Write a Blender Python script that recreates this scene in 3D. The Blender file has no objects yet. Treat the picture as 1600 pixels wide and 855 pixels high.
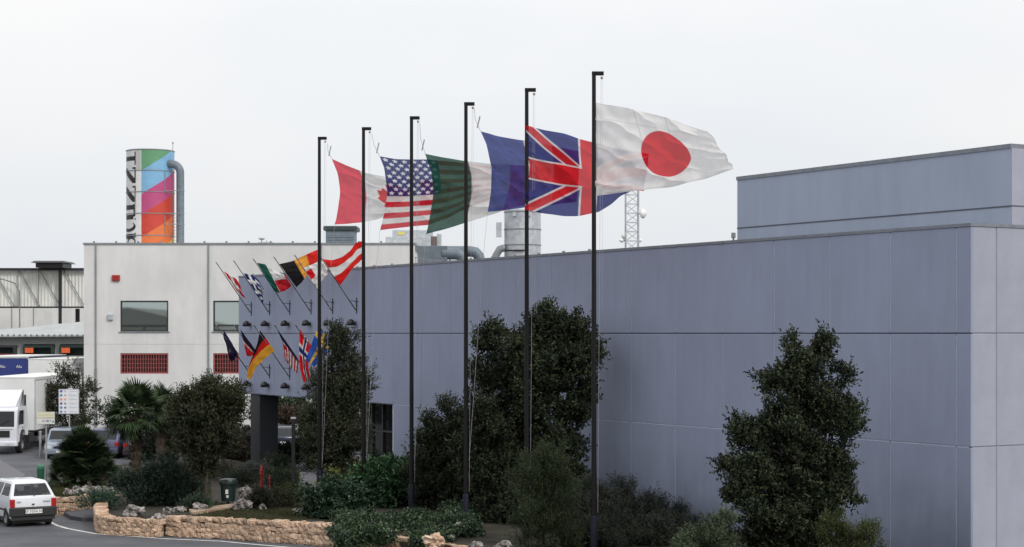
import bpy, bmesh, math, random
import numpy as np
from mathutils import Vector, Matrix, noise
from mathutils.geometry import tessellate_polygon
random.seed(7)
scene = bpy.context.scene
COL = scene.collection
# ---------------------------------------------------------------- camera, sky, sun, exposure
EYE = 6.2; FPX = 2900.0; HZ = 521.0
cd = bpy.data.cameras.new("camera"); cam = bpy.data.objects.new("camera", cd); COL.objects.link(cam)
cam.location = (0, 0, EYE); cam.rotation_euler = (math.pi/2, 0, 0)
cd.sensor_width = 36; cd.lens = 36*FPX/1600; cd.shift_y = (HZ-427.5)/1600
cd.clip_start = 0.5; cd.clip_end = 5000
scene.camera = cam
SUN_EL, SUN_AZ = 38.0, 138.0          # azimuth clockwise from +Y : sun from the right and behind the camera
w = bpy.data.worlds.new("World"); scene.world = w; w.use_nodes = True
nt = w.node_tree; nt.nodes.clear()
wo = nt.nodes.new('ShaderNodeOutputWorld'); bg = nt.nodes.new('ShaderNodeBackground')
sky = nt.nodes.new('ShaderNodeTexSky'); sky.sky_type = 'NISHITA'; sky.sun_disc = False
sky.sun_elevation = math.radians(SUN_EL); sky.sun_rotation = math.radians(SUN_AZ)
sky.air_density = 1.0; sky.dust_density = 3.0
# overcast cloud deck over the sky: pale at the horizon, brighter overhead (as any overcast sky), faint mottling
tc = nt.nodes.new('ShaderNodeTexCoord'); sx = nt.nodes.new('ShaderNodeSeparateXYZ')
nt.links.new(tc.outputs['Generated'], sx.inputs[0])
mr = nt.nodes.new('ShaderNodeMapRange'); mr.inputs['From Min'].default_value = 0.0; mr.inputs['From Max'].default_value = 1.0
mr.inputs['To Min'].default_value = 9.1; mr.inputs['To Max'].default_value = 16.0
nt.links.new(sx.outputs['Z'], mr.inputs['Value'])
nz = nt.nodes.new('ShaderNodeTexNoise'); nz.inputs['Scale'].default_value = 2.2; nz.inputs['Detail'].default_value = 4
mp = nt.nodes.new('ShaderNodeMapping'); mp.inputs['Scale'].default_value = (1, 1, 2.5)
nt.links.new(tc.outputs['Generated'], mp.inputs[0]); nt.links.new(mp.outputs[0], nz.inputs['Vector'])
cr = nt.nodes.new('ShaderNodeValToRGB')
cr.color_ramp.elements[0].position = 0.35; cr.color_ramp.elements[0].color = (0.87, 0.905, 0.95, 1)
cr.color_ramp.elements[1].position = 0.65; cr.color_ramp.elements[1].color = (1.0, 0.99, 0.98, 1)
nt.links.new(nz.outputs['Fac'], cr.inputs['Fac'])
vm = nt.nodes.new('ShaderNodeVectorMath'); vm.operation = 'SCALE'
nt.links.new(cr.outputs['Color'], vm.inputs[0]); nt.links.new(mr.outputs[0], vm.inputs['Scale'])
mx = nt.nodes.new('ShaderNodeMix'); mx.data_type = 'RGBA'; mx.inputs['Factor'].default_value = 0.93
nt.links.new(sky.outputs[0], mx.inputs['A']); nt.links.new(vm.outputs[0], mx.inputs['B'])
nt.links.new(mx.outputs['Result'], bg.inputs['Color']); bg.inputs['Strength'].default_value = 0.1
nt.links.new(bg.outputs[0], wo.inputs[0])
sl = bpy.data.lights.new("sun", 'SUN'); sl.energy = 1.85; sl.angle = math.radians(14); sl.color = (1.0, 0.95, 0.88)
so = bpy.data.objects.new("sun", sl); COL.objects.link(so); so.location = (20, -20, 40)
sd = Vector((math.sin(math.radians(SUN_AZ))*math.cos(math.radians(SUN_EL)), math.cos(math.radians(SUN_AZ))*math.cos(math.radians(SUN_EL)), math.sin(math.radians(SUN_EL))))
so.rotation_euler = sd.to_track_quat('Z', 'Y').to_euler()
vs = scene.view_settings; vs.view_transform = 'Standard'; vs.look = 'None'; vs.gamma = 1; vs.exposure = 0.0
scene.cycles.max_bounces = 6; scene.cycles.transparent_max_bounces = 12

# ---------------------------------------------------------------- helpers
def P(px, py, Y): return Vector(((px-800)*Y/FPX, Y, EYE-(py-HZ)*Y/FPX))
def G(px, py, z=0.0):
    Y = (EYE-z)*FPX/(py-HZ); return Vector(((px-800)*Y/FPX, Y, z))
def gY(py, z=0.0): return (EYE-z)*FPX/(py-HZ)

def mat(name, col, rough=0.7, metal=0.0, var=0.12, vs_=3.0, bump=0.0, bs=20.0, stretch=(1,1,1), spec=0.5, col2=None, thr=(0.35,0.7), objvar=0.0, coat=0.0, streak=0.0, foot_shade=0.0):
    m = bpy.data.materials.new(name); m.use_nodes = True; t = m.node_tree; b = t.nodes['Principled BSDF']
    b.inputs['Roughness'].default_value = rough; b.inputs['Metallic'].default_value = metal
    b.inputs['Specular IOR Level'].default_value = spec; b.inputs['Coat Weight'].default_value = coat
    tcn = t.nodes.new('ShaderNodeTexCoord'); mpn = t.nodes.new('ShaderNodeMapping'); mpn.inputs['Scale'].default_value = stretch
    t.links.new(tcn.outputs['Object'], mpn.inputs[0])
    n = t.nodes.new('ShaderNodeTexNoise'); n.inputs['Scale'].default_value = vs_; n.inputs['Detail'].default_value = 6; n.inputs['Roughness'].default_value = 0.62
    t.links.new(mpn.outputs[0], n.inputs['Vector'])
    r = t.nodes.new('ShaderNodeValToRGB'); r.color_ramp.elements[0].position = thr[0]; r.color_ramp.elements[1].position = thr[1]
    c = Vector(col); c2 = Vector(col2) if col2 else c*(1+var)
    c1 = c if col2 else c*(1-var)
    r.color_ramp.elements[0].color = (*c1, 1); r.color_ramp.elements[1].color = (*c2, 1)
    t.links.new(n.outputs['Fac'], r.inputs['Fac'])
    out = r.outputs['Color']
    if streak:      # rain streaks and soft stains
        m3 = t.nodes.new('ShaderNodeMapping'); m3.inputs['Scale'].default_value = (2.6, 2.6, .35); t.links.new(tcn.outputs['Object'], m3.inputs[0])
        n3 = t.nodes.new('ShaderNodeTexNoise'); n3.inputs['Scale'].default_value = 1.0; n3.inputs['Detail'].default_value = 5; t.links.new(m3.outputs[0], n3.inputs['Vector'])
        g3 = t.nodes.new('ShaderNodeTexNoise'); g3.inputs['Scale'].default_value = .45; g3.inputs['Detail'].default_value = 3
        ge = t.nodes.new('ShaderNodeNewGeometry'); t.links.new(ge.outputs['Position'], g3.inputs['Vector'])
        ad = t.nodes.new('ShaderNodeMath'); ad.operation = 'ADD'; t.links.new(n3.outputs['Fac'], ad.inputs[0]); t.links.new(g3.outputs['Fac'], ad.inputs[1])
        r3 = t.nodes.new('ShaderNodeMapRange'); r3.inputs['From Min'].default_value = .75; r3.inputs['From Max'].default_value = 1.25
        r3.inputs['To Min'].default_value = 1-streak; r3.inputs['To Max'].default_value = 1+streak*.5; t.links.new(ad.outputs[0], r3.inputs['Value'])
        v3 = t.nodes.new('ShaderNodeVectorMath'); v3.operation = 'SCALE'; t.links.new(out, v3.inputs[0]); t.links.new(r3.outputs[0], v3.inputs['Scale']); out = v3.outputs[0]
    if foot_shade:        # shade painted into the colour towards the foot of the wall, ragged upper edge
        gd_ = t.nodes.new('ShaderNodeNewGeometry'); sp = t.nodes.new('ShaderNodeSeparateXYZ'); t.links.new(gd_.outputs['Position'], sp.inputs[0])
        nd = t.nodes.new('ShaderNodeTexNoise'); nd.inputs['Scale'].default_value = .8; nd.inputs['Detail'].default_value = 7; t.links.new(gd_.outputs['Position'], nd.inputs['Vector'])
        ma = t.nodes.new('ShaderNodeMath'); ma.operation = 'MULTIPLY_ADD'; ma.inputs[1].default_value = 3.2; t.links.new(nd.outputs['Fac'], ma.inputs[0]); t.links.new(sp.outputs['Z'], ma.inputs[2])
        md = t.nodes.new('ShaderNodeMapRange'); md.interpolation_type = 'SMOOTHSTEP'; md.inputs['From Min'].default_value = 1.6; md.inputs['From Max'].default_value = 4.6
        md.inputs['To Min'].default_value = 1-foot_shade; md.inputs['To Max'].default_value = 1.0; t.links.new(ma.outputs[0], md.inputs['Value'])
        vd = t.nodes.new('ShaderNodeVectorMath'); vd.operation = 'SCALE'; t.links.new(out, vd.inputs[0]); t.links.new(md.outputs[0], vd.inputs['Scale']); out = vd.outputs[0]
    if objvar:
        oi = t.nodes.new('ShaderNodeObjectInfo'); mm = t.nodes.new('ShaderNodeMapRange')
        mm.inputs['To Min'].default_value = 1-objvar; mm.inputs['To Max'].default_value = 1+objvar
        t.links.new(oi.outputs['Random'], mm.inputs['Value'])
        v = t.nodes.new('ShaderNodeVectorMath'); v.operation = 'SCALE'
        t.links.new(out, v.inputs[0]); t.links.new(mm.outputs[0], v.inputs['Scale']); out = v.outputs[0]
    t.links.new(out, b.inputs['Base Color'])
    if bump:
        n2 = t.nodes.new('ShaderNodeTexNoise'); n2.inputs['Scale'].default_value = bs; n2.inputs['Detail'].default_value = 5
        t.links.new(tcn.outputs['Object'], n2.inputs['Vector'])
        bp = t.nodes.new('ShaderNodeBump'); bp.inputs['Strength'].default_value = bump; bp.inputs['Distance'].default_value = 0.02
        t.links.new(n2.outputs['Fac'], bp.inputs['Height']); t.links.new(bp.outputs[0], b.inputs['Normal'])
    return m

def attr_mat(name, rough=0.6, spec=0.5, transl=0.0, transp=0.0, var=0.08, vs_=3.0, sheen=0.0):
    m = bpy.data.materials.new(name); m.use_nodes = True; t = m.node_tree; b = t.nodes['Principled BSDF']
    a = t.nodes.new('ShaderNodeAttribute'); a.attribute_name = 'Col'
    n = t.nodes.new('ShaderNodeTexNoise'); n.inputs['Scale'].default_value = vs_; n.inputs['Detail'].default_value = 4
    tcn = t.nodes.new('ShaderNodeTexCoord'); t.links.new(tcn.outputs['Object'], n.inputs['Vector'])
    mm = t.nodes.new('ShaderNodeMapRange'); mm.inputs['From Min'].default_value = .3; mm.inputs['From Max'].default_value = .7
    mm.inputs['To Min'].default_value = 1-var; mm.inputs['To Max'].default_value = 1+var
    t.links.new(n.outputs['Fac'], mm.inputs['Value'])
    v = t.nodes.new('ShaderNodeVectorMath'); v.operation = 'SCALE'; t.links.new(a.outputs['Color'], v.inputs[0]); t.links.new(mm.outputs[0], v.inputs['Scale'])
    t.links.new(v.outputs[0], b.inputs['Base Color']); b.inputs['Roughness'].default_value = rough; b.inputs['Specular IOR Level'].default_value = spec
    o = t.nodes['Material Output']; last = b.outputs[0]
    if transl:
        tl = t.nodes.new('ShaderNodeBsdfTranslucent'); t.links.new(v.outputs[0], tl.inputs['Color'])
        mxs = t.nodes.new('ShaderNodeMixShader'); mxs.inputs[0].default_value = transl
        t.links.new(last, mxs.inputs[1]); t.links.new(tl.outputs[0], mxs.inputs[2]); last = mxs.outputs[0]
    if transp:
        tp = t.nodes.new('ShaderNodeBsdfTransparent'); tm_ = t.nodes.new('ShaderNodeMix'); tm_.data_type = 'RGBA'; tm_.inputs['Factor'].default_value = .36
        t.links.new(v.outputs[0], tm_.inputs['A']); tm_.inputs['B'].default_value = (.95, .95, .95, 1); t.links.new(tm_.outputs['Result'], tp.inputs['Color'])   # light passes between the threads
        mxs = t.nodes.new('ShaderNodeMixShader'); mxs.inputs[0].default_value = transp
        t.links.new(last, mxs.inputs[1]); t.links.new(tp.outputs[0], mxs.inputs[2]); last = mxs.outputs[0]
    t.links.new(last, o.inputs['Surface'])
    return m

def glass_mat(name, col, alpha=0.5, rough=0.03, metal=0.0):
    m = bpy.data.materials.new(name); m.use_nodes = True; t = m.node_tree; b = t.nodes['Principled BSDF']
    b.inputs['Base Color'].default_value = (*col, 1); b.inputs['Roughness'].default_value = rough; b.inputs['Metallic'].default_value = metal
    b.inputs['Alpha'].default_value = alpha
    n = t.nodes.new('ShaderNodeTexNoise'); n.inputs['Scale'].default_value = 0.9
    bp = t.nodes.new('ShaderNodeBump'); bp.inputs['Strength'].default_value = .03; t.links.new(n.outputs['Fac'], bp.inputs['Height']); t.links.new(bp.outputs[0], b.inputs['Normal'])
    return m

class MB:
    def __init__(s): s.v = []; s.f = []; s.mi = []; s.cur = 0
    def add(s, vs, fs, M=None):
        o = len(s.v)
        for p in vs:
            p = Vector(p); s.v.append(M @ p if M else p)
        for f in fs: s.f.append([o+i for i in f]); s.mi.append(s.cur)
        return s
    def box(s, x0, y0, z0, x1, y1, z1, M=None):
        vs = [(x0,y0,z0),(x1,y0,z0),(x1,y1,z0),(x0,y1,z0),(x0,y0,z1),(x1,y0,z1),(x1,y1,z1),(x0,y1,z1)]
        return s.add(vs, [(0,3,2,1),(4,5,6,7),(0,1,5,4),(1,2,6,5),(2,3,7,6),(3,0,4,7)], M)
    def bevbox(s, x0, y0, z0, x1, y1, z1, b=0.01, M=None):      # box whose -y face has a chamfered edge
        vs = [(x0,y1,z0),(x1,y1,z0),(x1,y1,z1),(x0,y1,z1),(x0,y0+b,z0),(x1,y0+b,z0),(x1,y0+b,z1),(x0,y0+b,z1),(x0+b,y0,z0+b),(x1-b,y0,z0+b),(x1-b,y0,z1-b),(x0+b,y0,z1-b)]
        return s.add(vs, [(0,3,2,1),(0,1,5,4),(1,2,6,5),(2,3,7,6),(3,0,4,7),(4,5,9,8),(5,6,10,9),(6,7,11,10),(7,4,8,11),(8,9,10,11)], M)
    def tube(s, pts, r, n=8, cap=True):
        pts = [Vector(p) for p in pts]; rs = r if isinstance(r, (list, tuple)) else [r]*len(pts)
        o = len(s.v); prev = None
        for i, p in enumerate(pts):
            d = (pts[min(i+1, len(pts)-1)]-pts[max(i-1, 0)])
            d = d.normalized() if d.length > 1e-9 else Vector((0,0,1))
            if prev is None:
                a = d.orthogonal().normalized()
            else:
                a = (prev-d*prev.dot(d)); a = a.normalized() if a.length > 1e-6 else d.orthogonal().normalized()
            prev = a; b = d.cross(a)
            for k in range(n):
                an = 2*math.pi*k/n; s.v.append(p+(a*math.cos(an)+b*math.sin(an))*rs[i])
        for i in range(len(pts)-1):
            for k in range(n):
                k2 = (k+1) % n; s.f.append([o+i*n+k, o+i*n+k2, o+(i+1)*n+k2, o+(i+1)*n+k]); s.mi.append(s.cur)
        if cap:
            s.f.append([o+k for k in range(n)][::-1]); s.mi.append(s.cur)
            s.f.append([o+(len(pts)-1)*n+k for k in range(n)]); s.mi.append(s.cur)
        return s
    def lathe(s, prof, n=20, M=None, a0=0, a1=2*math.pi):
        o = len(s.v); full = abs(a1-a0-2*math.pi) < 1e-6; m = n if full else n+1
        for (r, z) in prof:
            for k in range(m):
                an = a0+(a1-a0)*k/n; p = Vector((r*math.cos(an), r*math.sin(an), z)); s.v.append(M @ p if M else p)
        for i in range(len(prof)-1):
            for k in range(n):
                k2 = (k+1) % m if full else k+1
                s.f.append([o+i*m+k, o+i*m+k2, o+(i+1)*m+k2, o+(i+1)*m+k]); s.mi.append(s.cur)
        return s
    def prism(s, pts, z0, z1, M=None):
        n = len(pts); vs = [(p[0], p[1], z0) for p in pts]+[(p[0], p[1], z1) for p in pts]
        tri = tessellate_polygon([[Vector((p[0], p[1], 0)) for p in pts]])
        fs = [tuple(t) for t in tri]+[tuple(i+n for i in t) for t in tri]+[(i, (i+1) % n, (i+1) % n+n, i+n) for i in range(n)]
        return s.add(vs, fs, M)
    def mesh(s, name, mats, smooth=False, origin=None, fix=True):
        me = bpy.data.meshes.new(name); o = Vector(origin) if origin is not None else Vector((0,0,0))
        me.from_pydata([tuple(p-o) for p in s.v], [], s.f)
        for m in (mats if isinstance(mats, (list, tuple)) else [mats]): me.materials.append(m)
        if any(s.mi): me.polygons.foreach_set('material_index', s.mi)
        if fix:
            bm = bmesh.new(); bm.from_mesh(me); bmesh.ops.recalc_face_normals(bm, faces=bm.faces); bm.to_mesh(me); bm.free()
        if smooth:
            me.polygons.foreach_set('use_smooth', [True]*len(me.polygons))
            if smooth != 'all': me.set_sharp_from_angle(angle=math.radians(38))
        me.update(); return me

def link(name, me, parent=None, loc=None):
    o = bpy.data.objects.new(name, me); COL.objects.link(o)
    if parent: o.parent = parent
    if loc is not None: o.location = loc
    return o
def tag(o, label, cat, group=None, kind=None):
    if label: o['label'] = label
    if cat: o['category'] = cat
    if group: o['group'] = group
    if kind: o['kind'] = kind
    return o
def thing(name, label, cat, loc=(0,0,0), rz=0.0, group=None):
    o = bpy.data.objects.new(name, None); COL.objects.link(o); o.location = loc; o.rotation_euler = (0, 0, rz); o.empty_display_size = .3
    return tag(o, label, cat, group)
def part(name, mb, m, parent, smooth=False, bevel=0.0, world=False, label=None):
    me = mb.mesh(name, m, smooth, origin=(parent.location if world and parent else None))
    o = link(name, me, parent)
    if bevel:
        b = o.modifiers.new('bevel', 'BEVEL'); b.width = bevel; b.segments = 2; b.limit_method = 'ANGLE'; b.angle_limit = math.radians(28)
    if label: o['label'] = label
    return o
def struct(name, mb, m, smooth=False):
    o = link(name, mb.mesh(name, m, smooth)); o['kind'] = 'structure'; return o
def copy_thing(o, loc, rz=None, label=None, s=None):
    def rec(a, par):
        c = a.copy(); COL.objects.link(c)
        if par: c.parent = par
        for ch in a.children: rec(ch, c)
        return c
    c = rec(o, None); c.location = loc
    if rz is not None: c.rotation_euler = (0, 0, rz)
    if label: c['label'] = label
    if s: c.scale = (s, s, s)
    return c

_fc = {}
def text_mb(txt, size, M, depth=0.004):
    cu = bpy.data.curves.new('t', 'FONT'); cu.body = txt; cu.size = size; cu.align_x = 'CENTER'; cu.align_y = 'CENTER'; cu.extrude = depth; cu.resolution_u = 3
    ob = bpy.data.objects.new('t', cu); COL.objects.link(ob); dg = bpy.context.evaluated_depsgraph_get()
    me = bpy.data.meshes.new_from_object(ob.evaluated_get(dg)); b = MB()
    b.add([M @ v.co for v in me.vertices], [list(p.vertices) for p in me.polygons])
    bpy.data.objects.remove(ob); bpy.data.curves.remove(cu); bpy.data.meshes.remove(me); return b

def interp(pts, n):
    pts = np.array(pts, float); 
    if len(pts) == 1: pts = np.vstack([pts, pts])
    d = np.r_[0, np.cumsum(np.linalg.norm(np.diff(pts, axis=0), axis=1))]; d /= d[-1]
    t = np.linspace(0, 1, n)
    # smooth resample: linear then light smoothing keeps the ends
    q = np.stack([np.interp(t, d, pts[:, k]) for k in range(pts.shape[1])], 1)
    for _ in range(max(1, n//12)):
        q[1:-1] = (q[:-2]+2*q[1:-1]+q[2:])/4
    return q
def coons(top, bot, left, right, nu, nv):
    T = interp(top, nu); B = interp(bot, nu); L = interp(left, nv); R = interp(right, nv)
    u = np.linspace(0, 1, nu)[None, :, None]; v = np.linspace(0, 1, nv)[:, None, None]
    S = (1-v)*T[None]+v*B[None]+(1-u)*L[:, None]+u*R[:, None]
    S -= (1-u)*(1-v)*T[0]+u*(1-v)*T[-1]+(1-u)*v*B[0]+u*v*B[-1]
    return S
def grid_mesh(name, V, C, m, origin=(0,0,0), closed=False):
    nv, nu = V.shape[:2]; me = bpy.data.meshes.new(name)
    co = V.reshape(-1, 3)-np.array(origin); me.vertices.add(len(co)); me.vertices.foreach_set('co', co.ravel())
    i = np.arange(nv*nu).reshape(nv, nu); f = np.stack([i[:-1, :-1], i[1:, :-1], i[1:, 1:], i[:-1, 1:]], -1).reshape(-1, 4)
    me.loops.add(f.size); me.loops.foreach_set('vertex_index', f.ravel().astype(np.int32))
    me.polygons.add(len(f)); me.polygons.foreach_set('loop_start', np.arange(0, f.size, 4, dtype=np.int32))
    me.polygons.foreach_set('use_smooth', [True]*len(f))
    me.update(calc_edges=True); me.validate()
    if C is not None:
        a = me.color_attributes.new('Col', 'FLOAT_COLOR', 'POINT')
        cc = np.ones((nv*nu, 4)); cc[:, :3] = C.reshape(-1, 3); a.data.foreach_set('color', cc.ravel())
    me.materials.append(m); return me
def sample(fn, nu, nv, ss=3):
    C = np.zeros((nv, nu, 3))
    U, Vv = np.meshgrid(np.linspace(0, 1, nu), np.linspace(0, 1, nv))
    for a in range(ss):
        for b in range(ss):
            du = ((a+.5)/ss-.5)/nu; dv = ((b+.5)/ss-.5)/nv
            C += fn(np.clip(U+du, 0, 1), np.clip(Vv+dv, 0, 1))
    return C/(ss*ss)
def paint(U, base):
    C = np.empty(U.shape+(3,)); C[:] = base; return C
# ---------------------------------------------------------------- materials
M = {}
M['ground'] = mat('ground_earth', (.10,.085,.06), .95, var=.3, vs_=.4, bump=.4, bs=6)
M['asphalt'] = mat('asphalt', (.042,.044,.053), .85, vs_=.5, bump=.5, bs=60, col2=(.100,.103,.117), thr=(.3,.72))
M['asphalt2'] = mat('worn_asphalt', (.12,.12,.13), .85, var=.12, vs_=.8, bump=.4, bs=60)
M['paint'] = mat('road_paint', (.42,.42,.42), .7, vs_=5, col2=(.62,.62,.60), thr=(.35,.6))
M['soil'] = mat('garden_soil', (.018,.013,.008), .95, vs_=1.4, bump=.8, bs=14, col2=(.026,.024,.012), thr=(.42,.58))
M['greywall'] = mat('grey_panel', (.27,.305,.42), .75, vs_=.9, bump=.12, bs=90, var=.055, stretch=(1,1,.35), objvar=.035, streak=.06, foot_shade=.38)
M['greyend'] = mat('grey_panel_rough', (.315,.33,.40), .85, vs_=1.2, bump=.3, bs=60, var=.07, objvar=.02, streak=.05)
M['greytop'] = mat('grey_upper_wall', (.32,.375,.48), .8, vs_=.7, bump=.15, bs=60, var=.05, stretch=(1,1,.3), streak=.05)
M['sealant'] = mat('joint_sealant', (.46,.49,.60), .8, var=.2, vs_=6)
M['endseal'] = mat('end_joint_sealant', (.20,.21,.25), .8)
M['darkjoint'] = mat('dark_joint', (.09,.10,.13), .9)
M['coping'] = mat('coping_metal', (.20,.215,.25), .5, .3, var=.15, vs_=4)
M['roof'] = mat('roof_felt', (.18,.18,.19), .9, var=.2)
M['black'] = mat('black_paint', (.012,.012,.015), .45, var=.2)
M['polemat'] = mat('pole_black', (.006,.005,.006), .5, var=.3, vs_=2, spec=.25)
M['sleeve'] = mat('pole_sleeve', (.007,.007,.016), .6, var=.2, spec=.2)
M['darkglass'] = mat('dark_glazing', (.010,.011,.013), .06, var=.1, spec=.6)
M['white_con'] = mat('white_concrete', (.53,.53,.525), .85, vs_=.5, bump=.3, bs=30, stretch=(1,1,.45), objvar=.04, streak=.045, col2=(.67,.67,.665), thr=(.3,.68))
M['pipe_grey'] = mat('grey_pipe', (.22,.24,.25), .5, .2, var=.15)
M['red_metal'] = mat('red_grille_paint', (.27,.06,.06), .5, var=.15)
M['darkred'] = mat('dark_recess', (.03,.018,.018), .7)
M['red'] = mat('red_paint', (.30,.02,.015), .4, var=.1)
M['alu'] = mat('galvanised_steel', (.46,.49,.52), .5, .35, var=.18, vs_=5)
M['duct'] = mat('duct_grey', (.13,.16,.19), .55, .1, var=.15, vs_=3)
M['frame'] = mat('dark_window_frame', (.022,.024,.026), .45)
M['pane'] = glass_mat('window_mirror_pane', (.42,.48,.46), 1.0, .02, .85)
M['rope'] = mat('white_rope', (.32,.32,.34), .8)
M['greypole'] = mat('grey_steel', (.32,.32,.33), .5, .3)
M['stone'] = mat('pink_limestone', (.34,.19,.11), .9, vs_=3.2, bump=.9, bs=22, col2=(.56,.44,.33), thr=(.38,.60), objvar=.30)
M['mortar'] = mat('mortar', (.15,.10,.07), .95, var=.2, bump=.5)
M['rock'] = mat('weathered_limestone', (.05,.045,.04), .95, vs_=5, bump=1.0, bs=16, col2=(.36,.33,.31), thr=(.40,.60), objvar=.15)
M['bark'] = mat('bark', (.05,.04,.03), .95, var=.35, vs_=8, bump=.8, bs=30)
M['palmbark'] = mat('palm_fibre', (.055,.038,.026), .95, var=.4, vs_=12, bump=1, bs=30)
M['flag'] = attr_mat('flag_cloth', .85, .15, transl=.45, transp=.22, var=.05, vs_=4)
M['flag_s'] = attr_mat('small_flag_cloth', .85, .15, transl=.35, transp=.04, var=.06, vs_=5)
M['print'] = attr_mat('printed_paint', .5, .4, var=.07, vs_=2.5)
M['leaf'] = attr_mat('leaves', .65, .18, transl=.15, var=.2, vs_=1.3)
M['leafgloss'] = attr_mat('glossy_leaves', .4, .4, transl=.1, var=.2, vs_=1.3)
M['tyre'] = mat('tyre_rubber', (.015,.015,.016), .85)
M['rim'] = mat('wheel_steel', (.25,.25,.26), .4, .6)
M['rubber'] = mat('black_plastic', (.014,.014,.015), .6)
M['carglass'] = glass_mat('car_glass', (.05,.055,.065), .38, .03)
M['cardark'] = glass_mat('dark_car_glass', (.006,.008,.011), .93, .12)
M['seatcloth'] = mat('seat_cloth', (.10,.10,.11), .9)
M['plate'] = mat('number_plate', (.72,.72,.70), .4, var=.04)
M['redlens'] = mat('red_lens', (.36,.012,.012), .2, var=.1)
M['amber'] = mat('amber_lens', (.6,.16,.02), .2)
M['lens'] = mat('clear_lens', (.55,.57,.6), .1)
M['green_bin'] = mat('green_bin', (.010,.026,.024), .45, var=.15)
M['tarp'] = mat('translucent_sheet', (.60,.61,.58), .6, vs_=.7, var=.15, col2=(.75,.75,.72))
M['bluet'] = mat('blue_tarpaulin', (.02,.035,.18), .5, var=.12)
M['orange'] = mat('orange_sign', (.75,.12,.03), .5, var=.08)
M['dkgreen'] = mat('dark_green_seal', (.015,.035,.03), .7)
M['silver_roof'] = mat('sheet_roof', (.38,.40,.40), .6, .2, var=.1, vs_=1)

# ---------------------------------------------------------------- setting
b = MB(); b.add([(-900,-400,-.02),(900,-400,-.02),(900,1500,-.02),(-900,1500,-.02)], [(0,1,2,3)]); struct('ground', b, M['ground'])
b = MB(); b.add([(-90,-60,0),(60,-60,0),(60,150,0),(-90,150,0)], [(0,1,2,3)]); struct('road', b, M['asphalt'])
b = MB(); q = [G(-60,700), G(-10,712), G(40,742), G(20,760), G(-80,745)]
b.add([(p.x, p.y, .004) for p in q], [tuple(range(5))]); struct('worn_road_patch', b, M['asphalt2'])
# painted edge line
line = [(60,806),(88,821),(104,826),(125,830),(150,834.5),(200,838),(262,842.5),(345,846),(375,849),(420,853),(500,860),(620,872)]
pl = [G(*p) for p in line]; b = MB()
def ribbon(b, pts, wdt, z, gaps=()):
    n = len(pts)
    for i in range(n-1):
        if i in gaps: continue
        a, c = pts[i], pts[i+1]; d0 = (pts[min(i+1, n-1)]-pts[max(i-1, 0)]); d1 = (pts[min(i+2, n-1)]-pts[i])
        n0 = Vector((-d0.y, d0.x, 0)).normalized()*wdt/2; n1 = Vector((-d1.y, d1.x, 0)).normalized()*wdt/2
        b.add([(a-n0).to_tuple()[:2]+(z,), (c-n1).to_tuple()[:2]+(z,), (c+n1).to_tuple()[:2]+(z,), (a+n0).to_tuple()[:2]+(z,)], [(0,1,2,3)])
ribbon(b, pl, .12, .008); struct('road_edge_line', b, M['paint'])

# ---------------------------------------------------------------- grey building (local frame: x along the front to its near corner, -y outward)
H = 2.75; VP = -866.0; KW = FPX*H/.0747
def wallY(px): return KW/(px-VP)
Yc = wallY(1517); Yl = wallY(373)
adir = Vector((VP-800, FPX, 0)).normalized(); cdir = -adir; inward = Vector((-cdir.y, cdir.x, 0))
C0 = Vector(((1517-800)*Yc/FPX, Yc, 0)); LW = (Yl-Yc)/adir.y; L0 = C0+adir*LW
ang = math.atan2(cdir.y, cdir.x)
def W(x, y, z): return L0+cdir*x+inward*y+Vector((0, 0, z))
def wx(px): return (Yl-wallY(px))/adir.y
WM = Matrix.Translation(L0) @ Matrix.Rotation(ang, 4, 'Z')
Z1 = EYE-H; Z2 = EYE; Z3 = EYE+H*173.5/178; PW = 2.599*H/3.0; first = LW-.56*H/3.0
joints = []
x = first
while x > 0.6: joints.append(x); x -= PW
joints = sorted(joints)
porch = min(joints, key=lambda t: abs(t-wx(617)))
DEP = 22.0; BODY0 = wx(500)
gb = thing('grey_building', 'long windowless blue grey panelled building with flat roof behind the flagpoles', 'building', L0, ang)
b = MB()
b.box(BODY0, .06, Z1+.01, LW-.06, DEP, Z3-.15)                 # inner body
b.box(porch-.2, .06, 0, LW-.06, DEP, Z1-.01)
b.box(.06, .06, Z1+.01, BODY0-.002, 5.94, Z3-.15)                # overhang box over the porch
part('wall_core', b, M['sealant'], gb)
b = MB(); b.box(BODY0+.1, .2, Z3-.148, LW-.2, DEP-.2, Z3-.06); b.box(.2,.2,Z3-.148,BODY0+.098,5.8,Z3-.062); part('roof', b, M['roof'], gb)
g = .014
pc = {}
def panel(x0, x1, z0, z1, face, m, parent=gb, nm='wall_panel'):
    wd, hg = round(x1-x0, 3), round(z1-z0, 3); k = (wd, hg, m.name)
    if k not in pc:
        bb = MB(); bb.bevbox(0, 0, 0, wd, .06, hg, .008); pc[k] = bb.mesh(nm, m)
    o = link(nm, pc[k], parent)
    if face == 'front': o.location = (x0, 0, z0)
    elif face == 'end': o.location = (LW, x0, z0); o.rotation_euler = (0, 0, math.pi/2)
    elif face == 'left': o.location = (0, x1, z0); o.rotation_euler = (0, 0, -math.pi/2)
    return o
xs = [0]+joints+[LW]
for i in range(len(xs)-1):
    a0, a1 = xs[i]+(g if i else 0), xs[i+1]-(g if i < len(xs)-2 else 0)
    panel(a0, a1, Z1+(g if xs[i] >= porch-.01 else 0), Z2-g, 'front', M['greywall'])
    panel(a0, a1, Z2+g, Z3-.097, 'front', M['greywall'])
    if xs[i] >= porch-.01: panel(a0, a1, 0.0, Z1-g, 'front', M['greywall'])
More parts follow.
